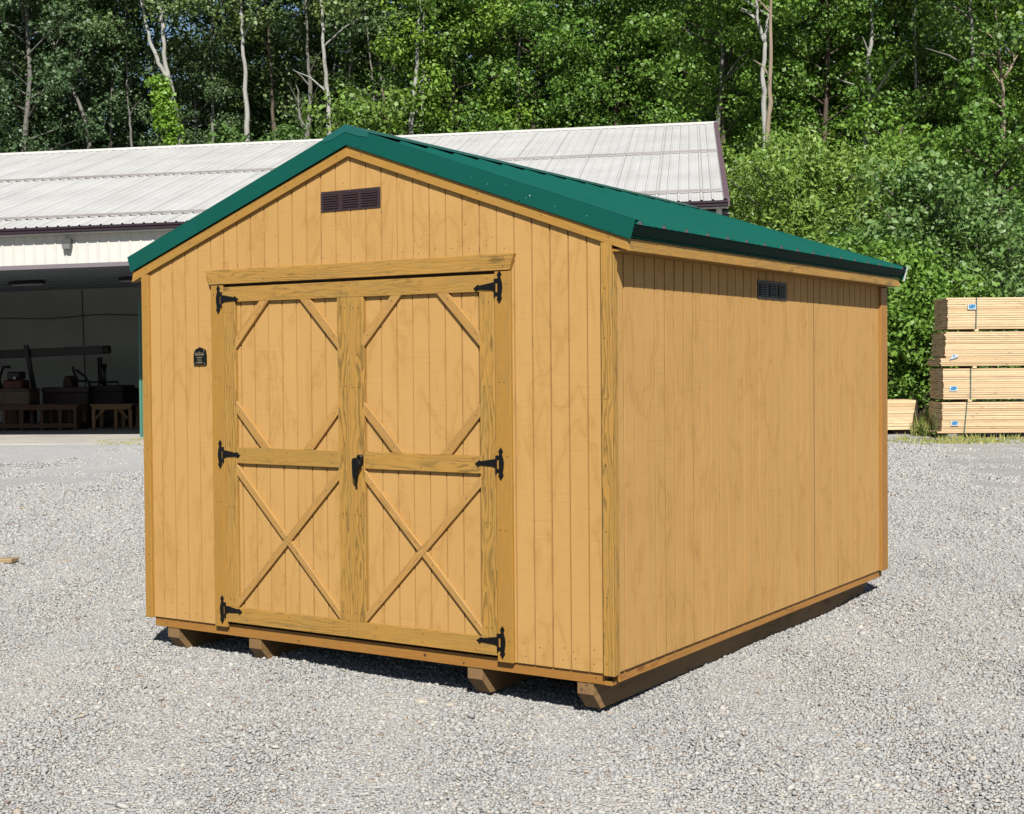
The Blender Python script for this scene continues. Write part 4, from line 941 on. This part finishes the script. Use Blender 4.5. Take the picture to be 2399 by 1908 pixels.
for i, (va, vb, u) in enumerate(((772.2, 777.8, 2288), (858.7, 863.8, 2283), (936.2, 942.8, 2272))):
    lab = ('just under the topmost lumber bundle', 'under the bundle with the torn tag', 'on the bottom lumber bundle')[i]
    block('spacer_stick', 'short wooden spacer stick '+lab+', by the strap', 'spacer', u, va, vb, DL, .085, 1.16, M_LUMBER, 'y', 'spacer sticks between lumber bundles', -.012)
    block('spacer_stick', 'short wooden spacer stick '+lab+', outside the right edge', 'spacer', u+300, va, vb, DL, .085, 1.16, M_LUMBER, 'y', 'spacer sticks between lumber bundles', -.012)
# offcut at the left edge and a pale flat stone in front
mb = MB(); mb.prism([(-.32, -.06), (.17, -.05), (.20, .05), (-.32, .05)], 'z', 0.0, .038, (1, 0)); o = MX(mb, 'wood_offcut', M_BLOCKWOOD, None, .006); q = ground_at(-27, 11.35); o.location = (q.x, q.y, float(gh(q.x, q.y))+.012); o.rotation_euler = (0, 0, YAW+.12)
tag(o, 'short tan wood offcut lying on the gravel at the left edge', 'offcut')
def rock(u, v, w, label, col=(0.66, 0.61, 0.50), flat=.3, seed=0):
    d0 = (FWD + RGT*((u-PPX)/FPX) - UPV*((v-PPY)/FPX)); t_ = -CAM.z/d0.z; q = CAM+d0*t_
    bm = bmesh.new(); bmesh.ops.create_icosphere(bm, subdivisions=2, radius=1); rr = random.Random(seed)
    ph = [rr.uniform(0, 6) for _ in range(6)]
    for vv in bm.verts:
        s_ = 1+.16*math.sin(3*vv.co.x+ph[0])+.12*math.sin(4*vv.co.y+ph[1])+.08*math.sin(5*vv.co.z+ph[2])
        vv.co = Vector((vv.co.x*s_*w/2, vv.co.y*s_*w*.32, vv.co.z*s_*w*flat*.5))
    me = bpy.data.meshes.new('rock'); bm.to_mesh(me); bm.free(); me.materials.append(plain('pale_rock', col, .85, 0, .15, 25))
    o = bpy.data.objects.new('rock', me); COL.objects.link(o); o.location = (q.x, q.y, float(gh(q.x, q.y))+w*flat*.18); o.rotation_euler = (.05, .08, YAW+rr.uniform(-.4, .4))
    tag(o, label, 'rock')
rock(985, 1634, .088, 'pale flat stone on the gravel in front of the shed door', seed=1)
rock(1052, 1643, .05, 'small cream stone right of the pale flat stone', (.62, .54, .42), .5, 2)
rock(1268, 1560+105, .04, 'cream pebble on the gravel below the near shed corner', (.6, .55, .45), .6, 3)
rock(230, 1262, .085, 'small whitish flat stone on the gravel left of the shed', (.62, .60, .56), .35, 4)
rock(152, 1313, .10, 'tan flat stone beside the wood offcut', (.55, .44, .33), .3, 5)

# ------------------------------------------------------------------ vegetation
def leaf_mat(name, c0, c1, c2, trans=0.28, rough=0.5):
    mt, t, bs = new_mat(name); out = t.nodes['Material Output']
    a = attr(t, 'lv').outputs['Fac']; oi = N(t, 'ShaderNodeObjectInfo')
    r = ramp(t, [(0.0, c0), (0.5, c1), (1.0, c2)]); t.links.new(a, r.inputs[0])
    orr = ramp(t, [(0.0, (0.80, 0.86, 0.88)), (0.5, (1.08, 1.08, 1.0)), (1.0, (1.45, 1.32, 1.0))]); t.links.new(oi.outputs['Random'], orr.inputs[0])
    c = mixc(t, r.outputs[0], orr.outputs[0], 1.0, 'MULTIPLY')
    t.links.new(c, bs.inputs['Base Color']); set_in(bs, Roughness=rough); bs.inputs['Specular IOR Level'].default_value = 0.35
    tr = N(t, 'ShaderNodeBsdfTranslucent'); t.links.new(mixc(t, c, (1.15, 1.25, 0.55), 1.0, 'MULTIPLY'), tr.inputs['Color'])
    mx = N(t, 'ShaderNodeMixShader'); mx.inputs[0].default_value = trans; t.links.new(bs.outputs[0], mx.inputs[1]); t.links.new(tr.outputs[0], mx.inputs[2]); t.links.new(mx.outputs[0], out.inputs['Surface'])
    return mt
L_DARK = leaf_mat('aspen_leaves', (0.0414, 0.0736, 0.0299), (0.0713, 0.1196, 0.046), (0.1196, 0.1702, 0.0736))
L_MAPLE = leaf_mat('maple_leaves', (0.0538, 0.1075, 0.0157), (0.0941, 0.177, 0.0246), (0.1512, 0.2486, 0.0403))
L_MID = leaf_mat('ash_leaves', (0.0448, 0.0896, 0.0202), (0.0762, 0.1434, 0.0314), (0.121, 0.1926, 0.0493))
L_WILLOW = leaf_mat('willow_leaves', (0.048, 0.098, 0.020), (0.090, 0.162, 0.034), (0.150, 0.225, 0.058))
L_GREY = leaf_mat('grey_green_leaves', (0.042, 0.092, 0.022), (0.076, 0.144, 0.038), (0.135, 0.200, 0.082), 0.25)
L_VINE = leaf_mat('vine_leaves', (0.085, 0.165, 0.015), (0.14, 0.25, 0.025), (0.21, 0.32, 0.045), 0.3)
L_DEEP = leaf_mat('deep_wood_leaves', (0.04, 0.0775, 0.0225), (0.0675, 0.1225, 0.0325), (0.1063, 0.1688, 0.05))
L_GRASS = leaf_mat('dry_grass', (0.10, 0.13, 0.035), (0.18, 0.20, 0.06), (0.30, 0.28, 0.11), 0.2, 0.7)
def bark_mat(name, c0, c1, marks):
    c0, c1 = tuple(x*.72 for x in c0), tuple(x*.72 for x in c1)
    mt, t, bs = new_mat(name); tc = N(t, 'ShaderNodeTexCoord'); P = tc.outputs['Object']
    n = noise(t, vmul(t, P, (4, 4, 1.2)), 1.0, 5, 0.65); r = ramp(t, [(0.3, c0), (0.7, c1)]); t.links.new(n.outputs['Fac'], r.inputs[0])
    n2 = noise(t, vmul(t, P, (5, 5, 3.2)), 1.0, 3, 0.7); r2 = ramp(t, [(0.60, 1.0), (0.68, marks)]); t.links.new(n2.outputs['Fac'], r2.inputs[0])
    t.links.new(mixc(t, r.outputs[0], r2.outputs[0], 1.0, 'MULTIPLY'), bs.inputs['Base Color']); set_in(bs, Roughness=0.9); return mt
B_WHITE = bark_mat('birch_bark', (0.223, 0.217, 0.192), (0.347, 0.341, 0.31), 0.25)
B_GREY = bark_mat('grey_bark', (0.093, 0.087, 0.074), (0.167, 0.158, 0.136), 0.5)
B_BROWN = bark_mat('brown_bark', (0.056, 0.04, 0.028), (0.105, 0.077, 0.053), 0.6)
B_TAN = bark_mat('tan_bark', (0.167, 0.124, 0.081), (0.273, 0.217, 0.149), 0.6)

def leaves(clumps, dens, size, aspect, up=0.45, jit=0.55, flat=0.6, R=None):
    """clumps: list of (x, y, z, r). Returns verts, faces, per-leaf value"""
    R = R or rng; cs = []
    for (x, y, z, r) in clumps:
        n = max(6, int(dens*r*r)); d = R.normal(size=(n, 3)); d /= np.linalg.norm(d, axis=1)[:, None]
        rad = r*(0.5+0.5*np.sqrt(R.random(n)))[:, None]
        wob = 1+.25*np.sin(3.1*d[:, :1]+x*5)+.2*np.sin(4.3*d[:, 1:2]+y*3)
        p = d*rad*wob*np.array([1, 1, flat])+np.array([x, y, z]); cs.append(np.concatenate([p, d], 1))
    C = np.concatenate(cs); n = len(C); P = C[:, :3]; nm = C[:, 3:]*.55+np.array([0, 0, up])+R.normal(size=(n, 3))*jit
    nm /= np.linalg.norm(nm, axis=1)[:, None]; a = R.normal(size=(n, 3)); t = np.cross(nm, a); t /= np.linalg.norm(t, axis=1)[:, None]; b = np.cross(nm, t)
    s = size*np.exp(R.normal(0, .25, n))[:, None]
    V = np.stack([P+t*s*.5, P+b*s*.5*aspect+t*s*.06, P-t*s*.5, P-b*s*.5*aspect+t*s*.06], 1).reshape(-1, 3)
    F = np.arange(n*4).reshape(n, 4); lv = np.clip(R.normal(.5, .25, n), 0, 1)
    return V, F, lv
def leaf_obj(name, clumps, dens, size, aspect, mat, parent=None, **k):
    V, F, lv = leaves(clumps, dens, size, aspect, **k); return np_mesh(name, V, F, mat, parent, {'lv': ('FACE', lv)})
def skeleton(seed, z0, z1, Rm, nl, prof, rise=0.35, cl=(.45, .75, 1.0), cr=(.55, 1.0)):
    """limbs from the stem axis and leaf clumps along them"""
    r = random.Random(seed); limbs, clumps = [], []
    for i in range(nl):
        f = (i+r.random())/nl; z = z0+(z1-z0)*f; az = i*2.399+r.uniform(-.5, .5); L = Rm*prof(f)*r.uniform(.6, 1.1)
        e = Vector((math.cos(az)*L, math.sin(az)*L, z+L*rise*r.uniform(.5, 1.4))); mid = Vector((e.x*.5, e.y*.5, z+(e.z-z)*.35))
        limbs.append([(0, 0, z-.3), tuple(mid), tuple(e)])
        for c in cl:
            p = Vector((0, 0, z)).lerp(e, c); clumps.append((p.x+r.uniform(-.4, .4), p.y+r.uniform(-.4, .4), p.z+r.uniform(-.35, .35), r.uniform(*cr)*(0.8+.3*c)))
    return limbs, clumps
def stem_mesh(mb, path, r0, r1, limbs=(), lr=.06):
    n = len(path); mb.tube(path, [r0+(r1-r0)*i/(n-1) for i in range(n)], 9)
    for l in limbs: mb.tube(l, [lr, lr*.7, lr*.3], 5, cap=False)
    return mb
dome = lambda f: math.sin(math.pi*min(1, .18+f*.80))**.8
tallp = lambda f: (.55+.45*math.sin(math.pi*(.15+.8*f)))
def wobble_path(h, seed, amp=.25, n=7):
    r = random.Random(seed); return [(r.uniform(-amp, amp)*min(1, i), r.uniform(-amp, amp)*min(1, i), h*i/(n-1)) for i in range(n)]
# prototypes: (stem object data, crown data)
PROTO = {}
def proto(key, seed, H, z0, Rm, nl, prof, dens, size, aspect, lmat, bmat, r0=.22, cr=(.55, 1.0), rise=.3, flat=.6, up=.45):
    limbs, cl = skeleton(seed, z0, H*.97, Rm, nl, prof, rise, cr=cr)
    mb = stem_mesh(MB(), wobble_path(H, seed), r0, .03, limbs, .05); me = mb.build('trunk', bmat, None, None, True)
    lo_ = leaf_obj('crown', cl, dens, size, aspect, lmat, None, flat=flat, up=up, R=np.random.default_rng(seed))
    PROTO[key] = [me, lo_, False]
def place(key, u, depth, label, name='maple_tree', cat='tree', group=None, scale=1.0, rot=None, sz=None):
    t = empty(name, ground_at(u, depth), label, cat, group); t.rotation_euler = (0, 0, random.uniform(0, 6.28) if rot is None else rot); t.scale = (scale, scale, sz or scale)
    p = PROTO[key]
    for src in p[:2]:
        if not p[2]: o = src
        else: o = src.copy(); COL.objects.link(o)
        o.parent = t
    p[2] = True; return t
proto('maple1', 101, 19, 3.0, 3.44, 46, tallp, 330, .145, .8, L_MAPLE, B_BROWN)
proto('maple2', 102, 18, 2.0, 3.7, 46, tallp, 330, .145, .8, L_MAPLE, B_BROWN)
proto('ash1', 103, 21, 4.0, 3.27, 44, tallp, 310, .145, .7, L_MID, B_GREY)
proto('ash2', 104, 20, 3.0, 3.61, 44, tallp, 310, .145, .7, L_MID, B_BROWN)
proto('dark1', 105, 22, 7.0, 3.44, 44, tallp, 320, .14, .85, L_DARK, B_GREY)
proto('dark2', 106, 21, 6.0, 3.61, 44, tallp, 320, .14, .85, L_DARK, B_GREY)
proto('willow', 107, 7.8, .3, 4.4, 58, dome, 560, .16, .36, L_WILLOW, B_GREY, .18, (.4, 1.05), .5, .75, .25)
proto('grey', 108, 6.6, .3, 3.3, 38, dome, 300, .15, .6, L_GREY, B_GREY, .14, (.45, .85), .5, .75, .3)
proto('bush', 109, 4.6, .15, 2.3, 34, dome, 260, .15, .6, L_MAPLE, B_BROWN, .08, (.4, .75), .4, .7, .35)
proto('sapling', 110, 9.0, .5, 2.4, 34, tallp, 290, .14, .75, L_MAPLE, B_BROWN, .09, (.45, .8))
proto('sapling_dark', 112, 9.0, .5, 2.2, 34, tallp, 290, .13, .75, L_MID, B_BROWN, .09, (.45, .8))
proto('greybush', 111, 4.2, .15, 2.4, 34, dome, 280, .13, .5, L_GREY, B_GREY, .08, (.4, .75), .4, .7, .3)

# trees whose stems show, drawn along their photographed lines
PATHN = [0]
def stem_tree(name, label, paths, depth, r0, bmat, crown=None, lmat=None, vine=None, vmat=None, cat='tree', seed=0, base=True, top=23.0, twigs=3, group=None):
    """paths: list of [(u, v), ...] from low to high; the first one is run down to the ground"""
    p0 = [at(u, v, depth) for u, v in paths[0]]
    d = (p0[1]-p0[0]) if len(p0) > 1 else Vector((0, 0, 1)); foot = p0[0]-d.normalized()*(p0[0].z/max(.2, d.normalized().z))
    if (foot-p0[0]).xy.length > 1.2: foot = Vector((p0[0].x+(foot.x-p0[0].x)*.2, p0[0].y, 0))
    foot.z = 0
    t = empty(name, foot, label, cat, group); mb = MB(); r_ = random.Random(seed)
    for i, pth in enumerate(paths):
        pw = [at(u, v, depth)-foot for u, v in pth]
        if i == 0: pw = [Vector((0, 0, -.1))]+pw
        if i == 0 or pth[-1][1] < 40:
            e = pw[-1]+(pw[-1]-pw[-2]).normalized()*max(2.0, (top-pw[-1].z)*.6); pw.append(Vector((e.x, e.y, e.z)))
        pts = []
        for a_, b_ in zip(pw[:-1], pw[1:]):
            for k in range(4):
                q = a_.lerp(b_, k/4); pts.append((q.x+r_.uniform(-.035, .035), q.y+r_.uniform(-.03, .03), q.z))
        pts.append(tuple(pw[-1])); n = len(pts); ra = r0*.66*(1 if i == 0 else .72)
        mb.tube(pts, [ra*(1-.75*j/(n-1)) for j in range(n)], 9)
        for _ in range(twigs):
            j = r_.randint(n//3, n-2); q = Vector(pts[j]); a = r_.uniform(0, 6.28); L = r_.uniform(.8, 2.2)
            mb.tube([q, q+Vector((math.cos(a)*L*.5, math.sin(a)*L*.3, L*.35)), q+Vector((math.cos(a)*L, math.sin(a)*L*.5, L*.55))], [.045, .03, .012], 5, cap=False)
    mb.build('trunk', bmat, t, None, True)
    if crown:
        limbs_all = []; cls = []
        for (uc, zlo, zhi, R_, nl) in crown:
            q = at(uc, 400, depth)-foot; lim, cl = skeleton(seed+int(uc), zlo, zhi, R_, nl, tallp, .3)
            cls += [(c[0]+q.x, c[1]+q.y+.5, c[2], c[3]) for c in cl]; limbs_all += [[(p[0]+q.x, p[1]+q.y+.5, p[2]) for p in l] for l in lim]
        leaf_obj('crown', cls, 220, .145, .85, lmat, t, R=np.random.default_rng(seed+5))
    if vine:
        cls = []
        for (ua, va, ub, vb, w) in vine:
            a_, b_ = at(ua, va, depth)-foot, at(ub, vb, depth)-foot; n = int((b_-a_).length/.22)+2
            for k in range(n):
                q = a_.lerp(b_, k/(n-1)); cls.append((q.x+r_.uniform(-w, w), q.y-.34+r_.uniform(-.15, .1), q.z, r_.uniform(.26, .46)))
        leaf_obj('vine', cls, 620, .15, .85, vmat or L_VINE, t, R=np.random.default_rng(seed+9), up=.2)
    return t
stem_tree('birch_tree', 'forked white birch with bright green vine around its lower trunk', [[(420, 345), (414, 280), (398, 190), (388, 150), (380, 60), (374, 0)], [(396, 186), (372, 150), (352, 95), (334, 22)]], 56.5, .23, B_WHITE,
          [(372, 16.5, 24, 2.6, 14), (330, 15.5, 19, 1.8, 6)], L_DARK, [(424, 360, 416, 262, .16), (414, 275, 390, 190, .20), (396, 270, 388, 205, .16), (404, 300, 400, 240, .14)], seed=1)
stem_tree('birch_tree', 'straight pale trunked birch behind the roof, left of the green ridge', [[(580, 340), (577, 250), (575, 170), (568, 90), (564, 20)]], 57, .20, B_WHITE, [(562, 15.3, 24, 2.6, 14)], L_DARK, seed=2)
stem_tree('birch_tree', 'leaning pale trunked tree just left of the green roof ridge', [[(716, 335), (724, 280), (728, 220), (722, 160), (720, 100)], [(712, 300), (702, 270), (700, 235)]], 57.5, .22, B_GREY, [(716, 15.2, 23, 2.6, 14)], L_DARK, seed=3)
stem_tree('birch_tree', 'slim white birch standing right behind the green roof ridge', [[(773, 330), (769, 240), (760, 150), (756, 70), (752, 10)]], 56, .19, B_WHITE, [(752, 15.4, 24, 2.5, 13)], L_DARK, seed=4)
stem_tree('aspen_tree', 'thin grey stem behind the roof at the left of the photo', [[(308, 350), (306, 290), (298, 220), (297, 170)]], 58.5, .10, B_GREY, [(296, 14.2, 20, 2.2, 9)], L_DARK, seed=5)
stem_tree('aspen_tree', 'grey aspen with a pale broken stem at the far left', [[(208, 330), (196, 270), (172, 215), (158, 180)], [(190, 172), (184, 150), (178, 118)]], 57.5, .17, B_GREY, [(168, 14.8, 24, 3.0, 15)], L_DARK, seed=6)
stem_tree('aspen_tree', 'thin brown stem between the two pale birches left of the ridge', [[(641, 278), (637, 200), (632, 112)]], 59, .14, B_BROWN, [(630, 15.4, 23, 2.4, 11)], L_DARK, seed=7)
stem_tree('aspen_tree', 'thin dark leaning stem behind the green roof, right of the ridge', [[(884, 305), (878, 230), (868, 140)]], 58, .12, B_GREY, [(860, 15.3, 22, 2.6, 11)], L_DARK, seed=8)
stem_tree('birch_tree', 'tall white birch in front of the dark wood right of the ridge', [[(962, 310), (972, 210), (979, 100), (984, 30)]], 56.5, .19, B_WHITE, [(985, 15.6, 24, 2.5, 12)], L_MID, seed=9)
stem_tree('birch_tree', 'second white stem close beside the tall birch right of the ridge', [[(988, 300), (990, 250), (991, 205)]], 57.2, .14, B_WHITE, [(996, 14.6, 20, 2.0, 9)], L_MID, seed=10)
stem_tree('aspen_tree', 'pale stem high in the leaves above the middle of the barn roof', [[(1214, 300), (1216, 90), (1222, 30)]], 58.5, .16, B_GREY, [(1222, 15.5, 24, 3.0, 13)], L_MID, seed=11)
stem_tree('dead_tree', 'tall bare tan trunk standing right of the barn roof end', [[(1797, 480), (1793, 420), (1800, 300), (1806, 180), (1806, 32)]], 43.5, .20, B_TAN, None, None, seed=12, top=12.3, twigs=2)
stem_tree('birch_tree', 'forked white birch close behind the bare tan trunk', [[(1792, 310), (1788, 180), (1790, 100), (1776, 50), (1770, 0)], [(1790, 100), (1802, 40), (1803, 0)]], 45, .16, B_WHITE, [(1776, 12.6, 20, 2.4, 14)], L_MAPLE, seed=13)
stem_tree('birch_tree', 'lone white birch with dark marks above the willow bush', [[(2030, 325), (2037, 240), (2036, 150), (2042, 60), (2042, 0)], [(2042, 235), (2056, 214)]], 47.5, .18, B_WHITE, [(2042, 14.0, 22, 2.6, 13)], L_MID, seed=14)
stem_tree('vine_covered_tree', 'tree trunk wrapped in green vine at the right of the photo', [[(2280, 570), (2282, 400), (2281, 200), (2275, 60), (2274, 0)]], 43, .15, B_GREY, [(2274, 11.0, 19, 2.6, 14)], L_MID, [(2288, 420, 2284, 160, .42), (2284, 560, 2290, 420, .22)], L_MAPLE, seed=15)
stem_tree('young_tree', 'thin tan stem with bare twigs near the right edge', [[(2352, 338), (2350, 230), (2344, 140), (2336, 62)], [(2352, 185), (2372, 150), (2382, 110)]], 45.5, .12, B_TAN, [(2336, 11.8, 18, 2.4, 11)], L_MAPLE, seed=16)
stem_tree('aspen_tree', 'pale stem half hidden in the leaves left of the bare tan trunk', [[(1686, 250), (1689, 180), (1692, 130), (1690, 60)]], 48, .13, B_GREY, [(1690, 13.5, 21, 2.6, 13)], L_MAPLE, seed=17)

for i, (u, d, z, w, bk, lm, lab) in enumerate((
    (112, 60, 14.2, -6, B_GREY, L_DARK, 'slim grey stem among the dark leaves at the far left'),
    (258, 60.5, 15.0, 8, B_GREY, L_DARK, 'slim straight grey stem left of the vine covered birch'),
    (500, 60, 15.2, -5, B_GREY, L_DARK, 'slim grey stem between the vine covered birch and the straight pale birch'),
    (815, 60, 14.8, 6, B_WHITE, L_DARK, 'slim pale stem just right of the green roof ridge'),
    (930, 59.5, 15.2, -8, B_GREY, L_MID, 'slim grey stem left of the tall white birch'),
    (1082, 60, 15.4, 7, B_WHITE, L_MID, 'slim pale stem right of the two close white birches'),
    (1388, 59, 14.6, 5, B_WHITE, L_MID, 'slim pale stem above the barn roof right of its middle'),
    (1560, 57, 14.0, -6, B_WHITE, L_MAPLE, 'slim pale stem in leaves above the right part of the barn roof'),
    (1918, 50, 12.8, 4, B_GREY, L_MAPLE, 'slim grey stem between the bare tan trunk and the lone birch'),
    (2148, 49, 12.6, -5, B_WHITE, L_MID, 'slim pale stem left of the vine wrapped trunk at the right'))):
    stem_tree('slim_tree', lab, [[(u, 340), (u+w*.4, 230), (u+w, 120), (u+w*.8, 20)]], d, .13, bk, [(u+w, z, 22, 2.0, 8)], lm, seed=40+i, twigs=2, group='slim stems in the wood')
# leafy trees between and behind them
G1, G2, G3 = 'dark leafy trees behind the left half of the barn roof', 'green leafy trees behind the right half of the barn roof', 'bright green leafy trees at the right of the barn'
LB1, LB2, LB3 = 'dark green leafy tree crown behind the left half of the barn roof', 'mid green leafy tree crown behind the right half of the barn roof', 'bright green leafy tree standing right of the barn end'
for i, (u, d, s) in enumerate(((-150, 58, 1.0), (-40, 60, 1.05), (70, 57.5, .98), (175, 61, 1.02), (270, 63, .9), (470, 61, .72), (545, 64, .95), (660, 65, 1.0), (790, 62, .9), (850, 66, 1.0), (-100, 68, 1.1), (100, 70, 1.1), (320, 74, .8), (500, 72, .86), (610, 70, .8))):
    place('dark1' if i % 2 else 'dark2', u, d, LB1, 'leafy_tree', group=G1, scale=s)
for i, (u, d, s) in enumerate(((905, 60, .85), (1060, 58.5, .98), (1150, 61, 1.05), (1265, 59, 1.0), (1345, 62, 1.05), (1440, 58, .95), (1530, 60, 1.02), (1610, 57, .98), (980, 66, 1.05), (1110, 69, 1.1), (1300, 70, 1.1), (1480, 68, 1.1), (1640, 66, 1.05))):
    place(('ash1', 'maple1', 'ash2', 'maple2')[i % 4], u, d, LB2, 'leafy_tree', group=G2, scale=s)
for i, (u, d, s) in enumerate(((1705, 49, .86), (1845, 51, .98), (1930, 48.5, .84), (2090, 52, .95), (2160, 49, .66), (2230, 53, 1.0), (2345, 48.5, .72), (2440, 50, .98), (2540, 52, 1.0), (1760, 58, 1.05), (1980, 60, 1.08), (2180, 62, 1.1), (2380, 61, 1.1))):
    place(('maple2', 'maple1', 'maple1', 'ash2', 'maple2', 'ash1')[i % 6], u, d, LB3, 'leafy_tree', group=G3, scale=s)
place('willow', 1905, 39.5, 'rounded yellow green willow bush behind the green shed roof', 'willow_bush', 'bush', scale=.95)
place('willow', 1750, 41.5, 'low willow bush hugging the right end of the barn', 'willow_bush', 'bush', scale=.56)
place('grey', 2170, 37.5, 'tall grey green bush between the willow and the lumber stack', 'grey_bush', 'bush', scale=1.0)
place('grey', 2030, 36.5, 'grey green bush behind the far corner of the shed roof', 'grey_bush', 'bush', scale=.72)
place('greybush', 2300, 36, 'low grey green bush behind the tall lumber stack', 'grey_bush', 'bush', scale=1.12)
place('grey', 2420, 38.5, 'grey green bush behind the right end of the lumber stack', 'grey_bush', 'bush', scale=.85)
place('bush', 2105, 33.8, 'dense leafy green bush behind the low pile of yellow boards', 'leafy_bush', 'bush', scale=.92)
place('bush', 2165, 33.2, 'leafy green bush touching the left end of the lumber stack', 'leafy_bush', 'bush', scale=.72)
place('bush', 2010, 34.5, 'leafy green bush mostly hidden behind the shed corner', 'leafy_bush', 'bush', scale=.95)
place('sapling', 2330, 40, 'bright green sapling above the lumber stack', 'sapling', 'tree', scale=.95)
place('sapling', 2230, 42.5, 'slender green sapling at the foot of the vine covered tree', 'sapling', 'tree', scale=.9)
place('sapling', 2100, 43.5, 'green sapling right of the willow bush', 'sapling', 'tree', scale=1.0)
place('sapling', 1660, 50, 'green sapling just past the barn end', 'sapling', 'tree', scale=1.1)
place('sapling_dark', 560, 63, 'light green sapling top behind the roof, right of the vine covered birch', 'sapling', 'tree', scale=1.36)
place('sapling_dark', 655, 58, 'green sapling top low behind the roof, left of the ridge', 'sapling', 'tree', scale=1.32)
place('sapling_dark', 905, 57, 'green sapling top behind the green roof slope', 'sapling', 'tree', scale=1.45)
# the deep wood behind: one uncountable mass
def deep_wood():
    cl = []; r = random.Random(5)
    for _ in range(2600):
        u = r.uniform(-260, 2660); d = r.uniform(74, 90); q = ground_at(u, d); z = r.uniform(0, 20)*(1 if r.random() < .75 else .6)
        if 330 < u < 560 and z > 12.5 and r.random() < .75: continue
        cl.append((q.x, q.y, z, r.uniform(1.0, 1.9)))
    o = leaf_obj('deep_wood', cl, 60, .28, .8, L_DEEP); tag(o, 'dark deep wood seen through the gaps between the front trees', 'wood', kind='stuff')
    mb = MB()
deep_wood()
# grass and weeds at the foot of the lumber
def grass():
    V, F, lv = [], [], []; r = random.Random(3); f = Vector((-math.sin(YAW), math.cos(YAW), 0))
    spots = []
    for _ in range(210): spots.append((r.choice((r.uniform(2070, 2480), r.gauss(2190, 40), r.gauss(2300, 30))), r.gauss(27.1, .3), r.uniform(.02, .08), .5))
    for _ in range(260): spots.append((r.uniform(2150, 2200), r.uniform(29.4, 31.5), r.uniform(.15, .5), .3))
    for _ in range(70): spots.append((r.uniform(2110, 2480), r.uniform(27.9, 28.5), r.uniform(.03, .14), .4))
    for _ in range(300): spots.append((r.uniform(2060, 2480), r.uniform(31.5, 35), r.uniform(.15, .5), .4))
    for _ in range(90): spots.append((r.uniform(225, 330), r.uniform(28.6, 30.6), r.uniform(.015, .05), .5))
    for (u, d, h, w) in spots:
        q = ground_at(u, d)
        for _b in range(9):
            a = r.uniform(0, 6.28); bx = q+Vector((r.uniform(-.14, .14), r.uniform(-.14, .14), 0)); s = Vector((math.cos(a), math.sin(a), 0))*.011; hh = h*r.uniform(.5, 1.2); ln = Vector((r.uniform(-w, w), r.uniform(-w, w), 1))*hh
            n = len(V); V += [bx-s, bx+s, bx+s*.6+ln*.6, bx-s*.2+ln]; F.append((n, n+1, n+2, n+3)); lv.append(r.random())
    o = np_mesh('grass', np.array([tuple(p) for p in V]), np.array(F), L_GRASS, None, {'lv': ('FACE', np.array(lv))}); tag(o, 'dry weedy grass along the foot of the lumber stacks', 'grass', kind='stuff')
grass()
def weed(u, depth, h, label, seed):
    t = empty('tall_weed', ground_at(u, depth), label, 'weed'); r = random.Random(seed); mb = MB(); mb.tube([(0, 0, 0), (.03, 0, h*.5), (.01, 0, h)], [.010, .008, .003], 6); mb.build('stem', L_GRASS, t, None, True)
    V, F, lv = [], [], []
    for i in range(26):
        z = h*(.12+.86*i/26); a = i*2.4; L = .17*(1.1-.6*i/26); d = Vector((math.cos(a), math.sin(a), .35)); s = Vector((-math.sin(a), math.cos(a), 0))*.022; b = Vector((0, 0, z)); n = len(V)
        V += [b, b+d*L*.5+s, b+d*L, b+d*L*.5-s]; F.append((n, n+1, n+2, n+3)); lv.append(r.random())
    np_mesh('foliage', np.array([tuple(p) for p in V]), np.array(F), L_WILLOW, t, {'lv': ('FACE', np.array(lv))})
weed(2190, 28.1, .62, 'tall leafy weed at the left end of the lumber stack', 1)
weed(2160, 29.3, .42, 'leafy weed between the yellow boards and the lumber stack', 2)
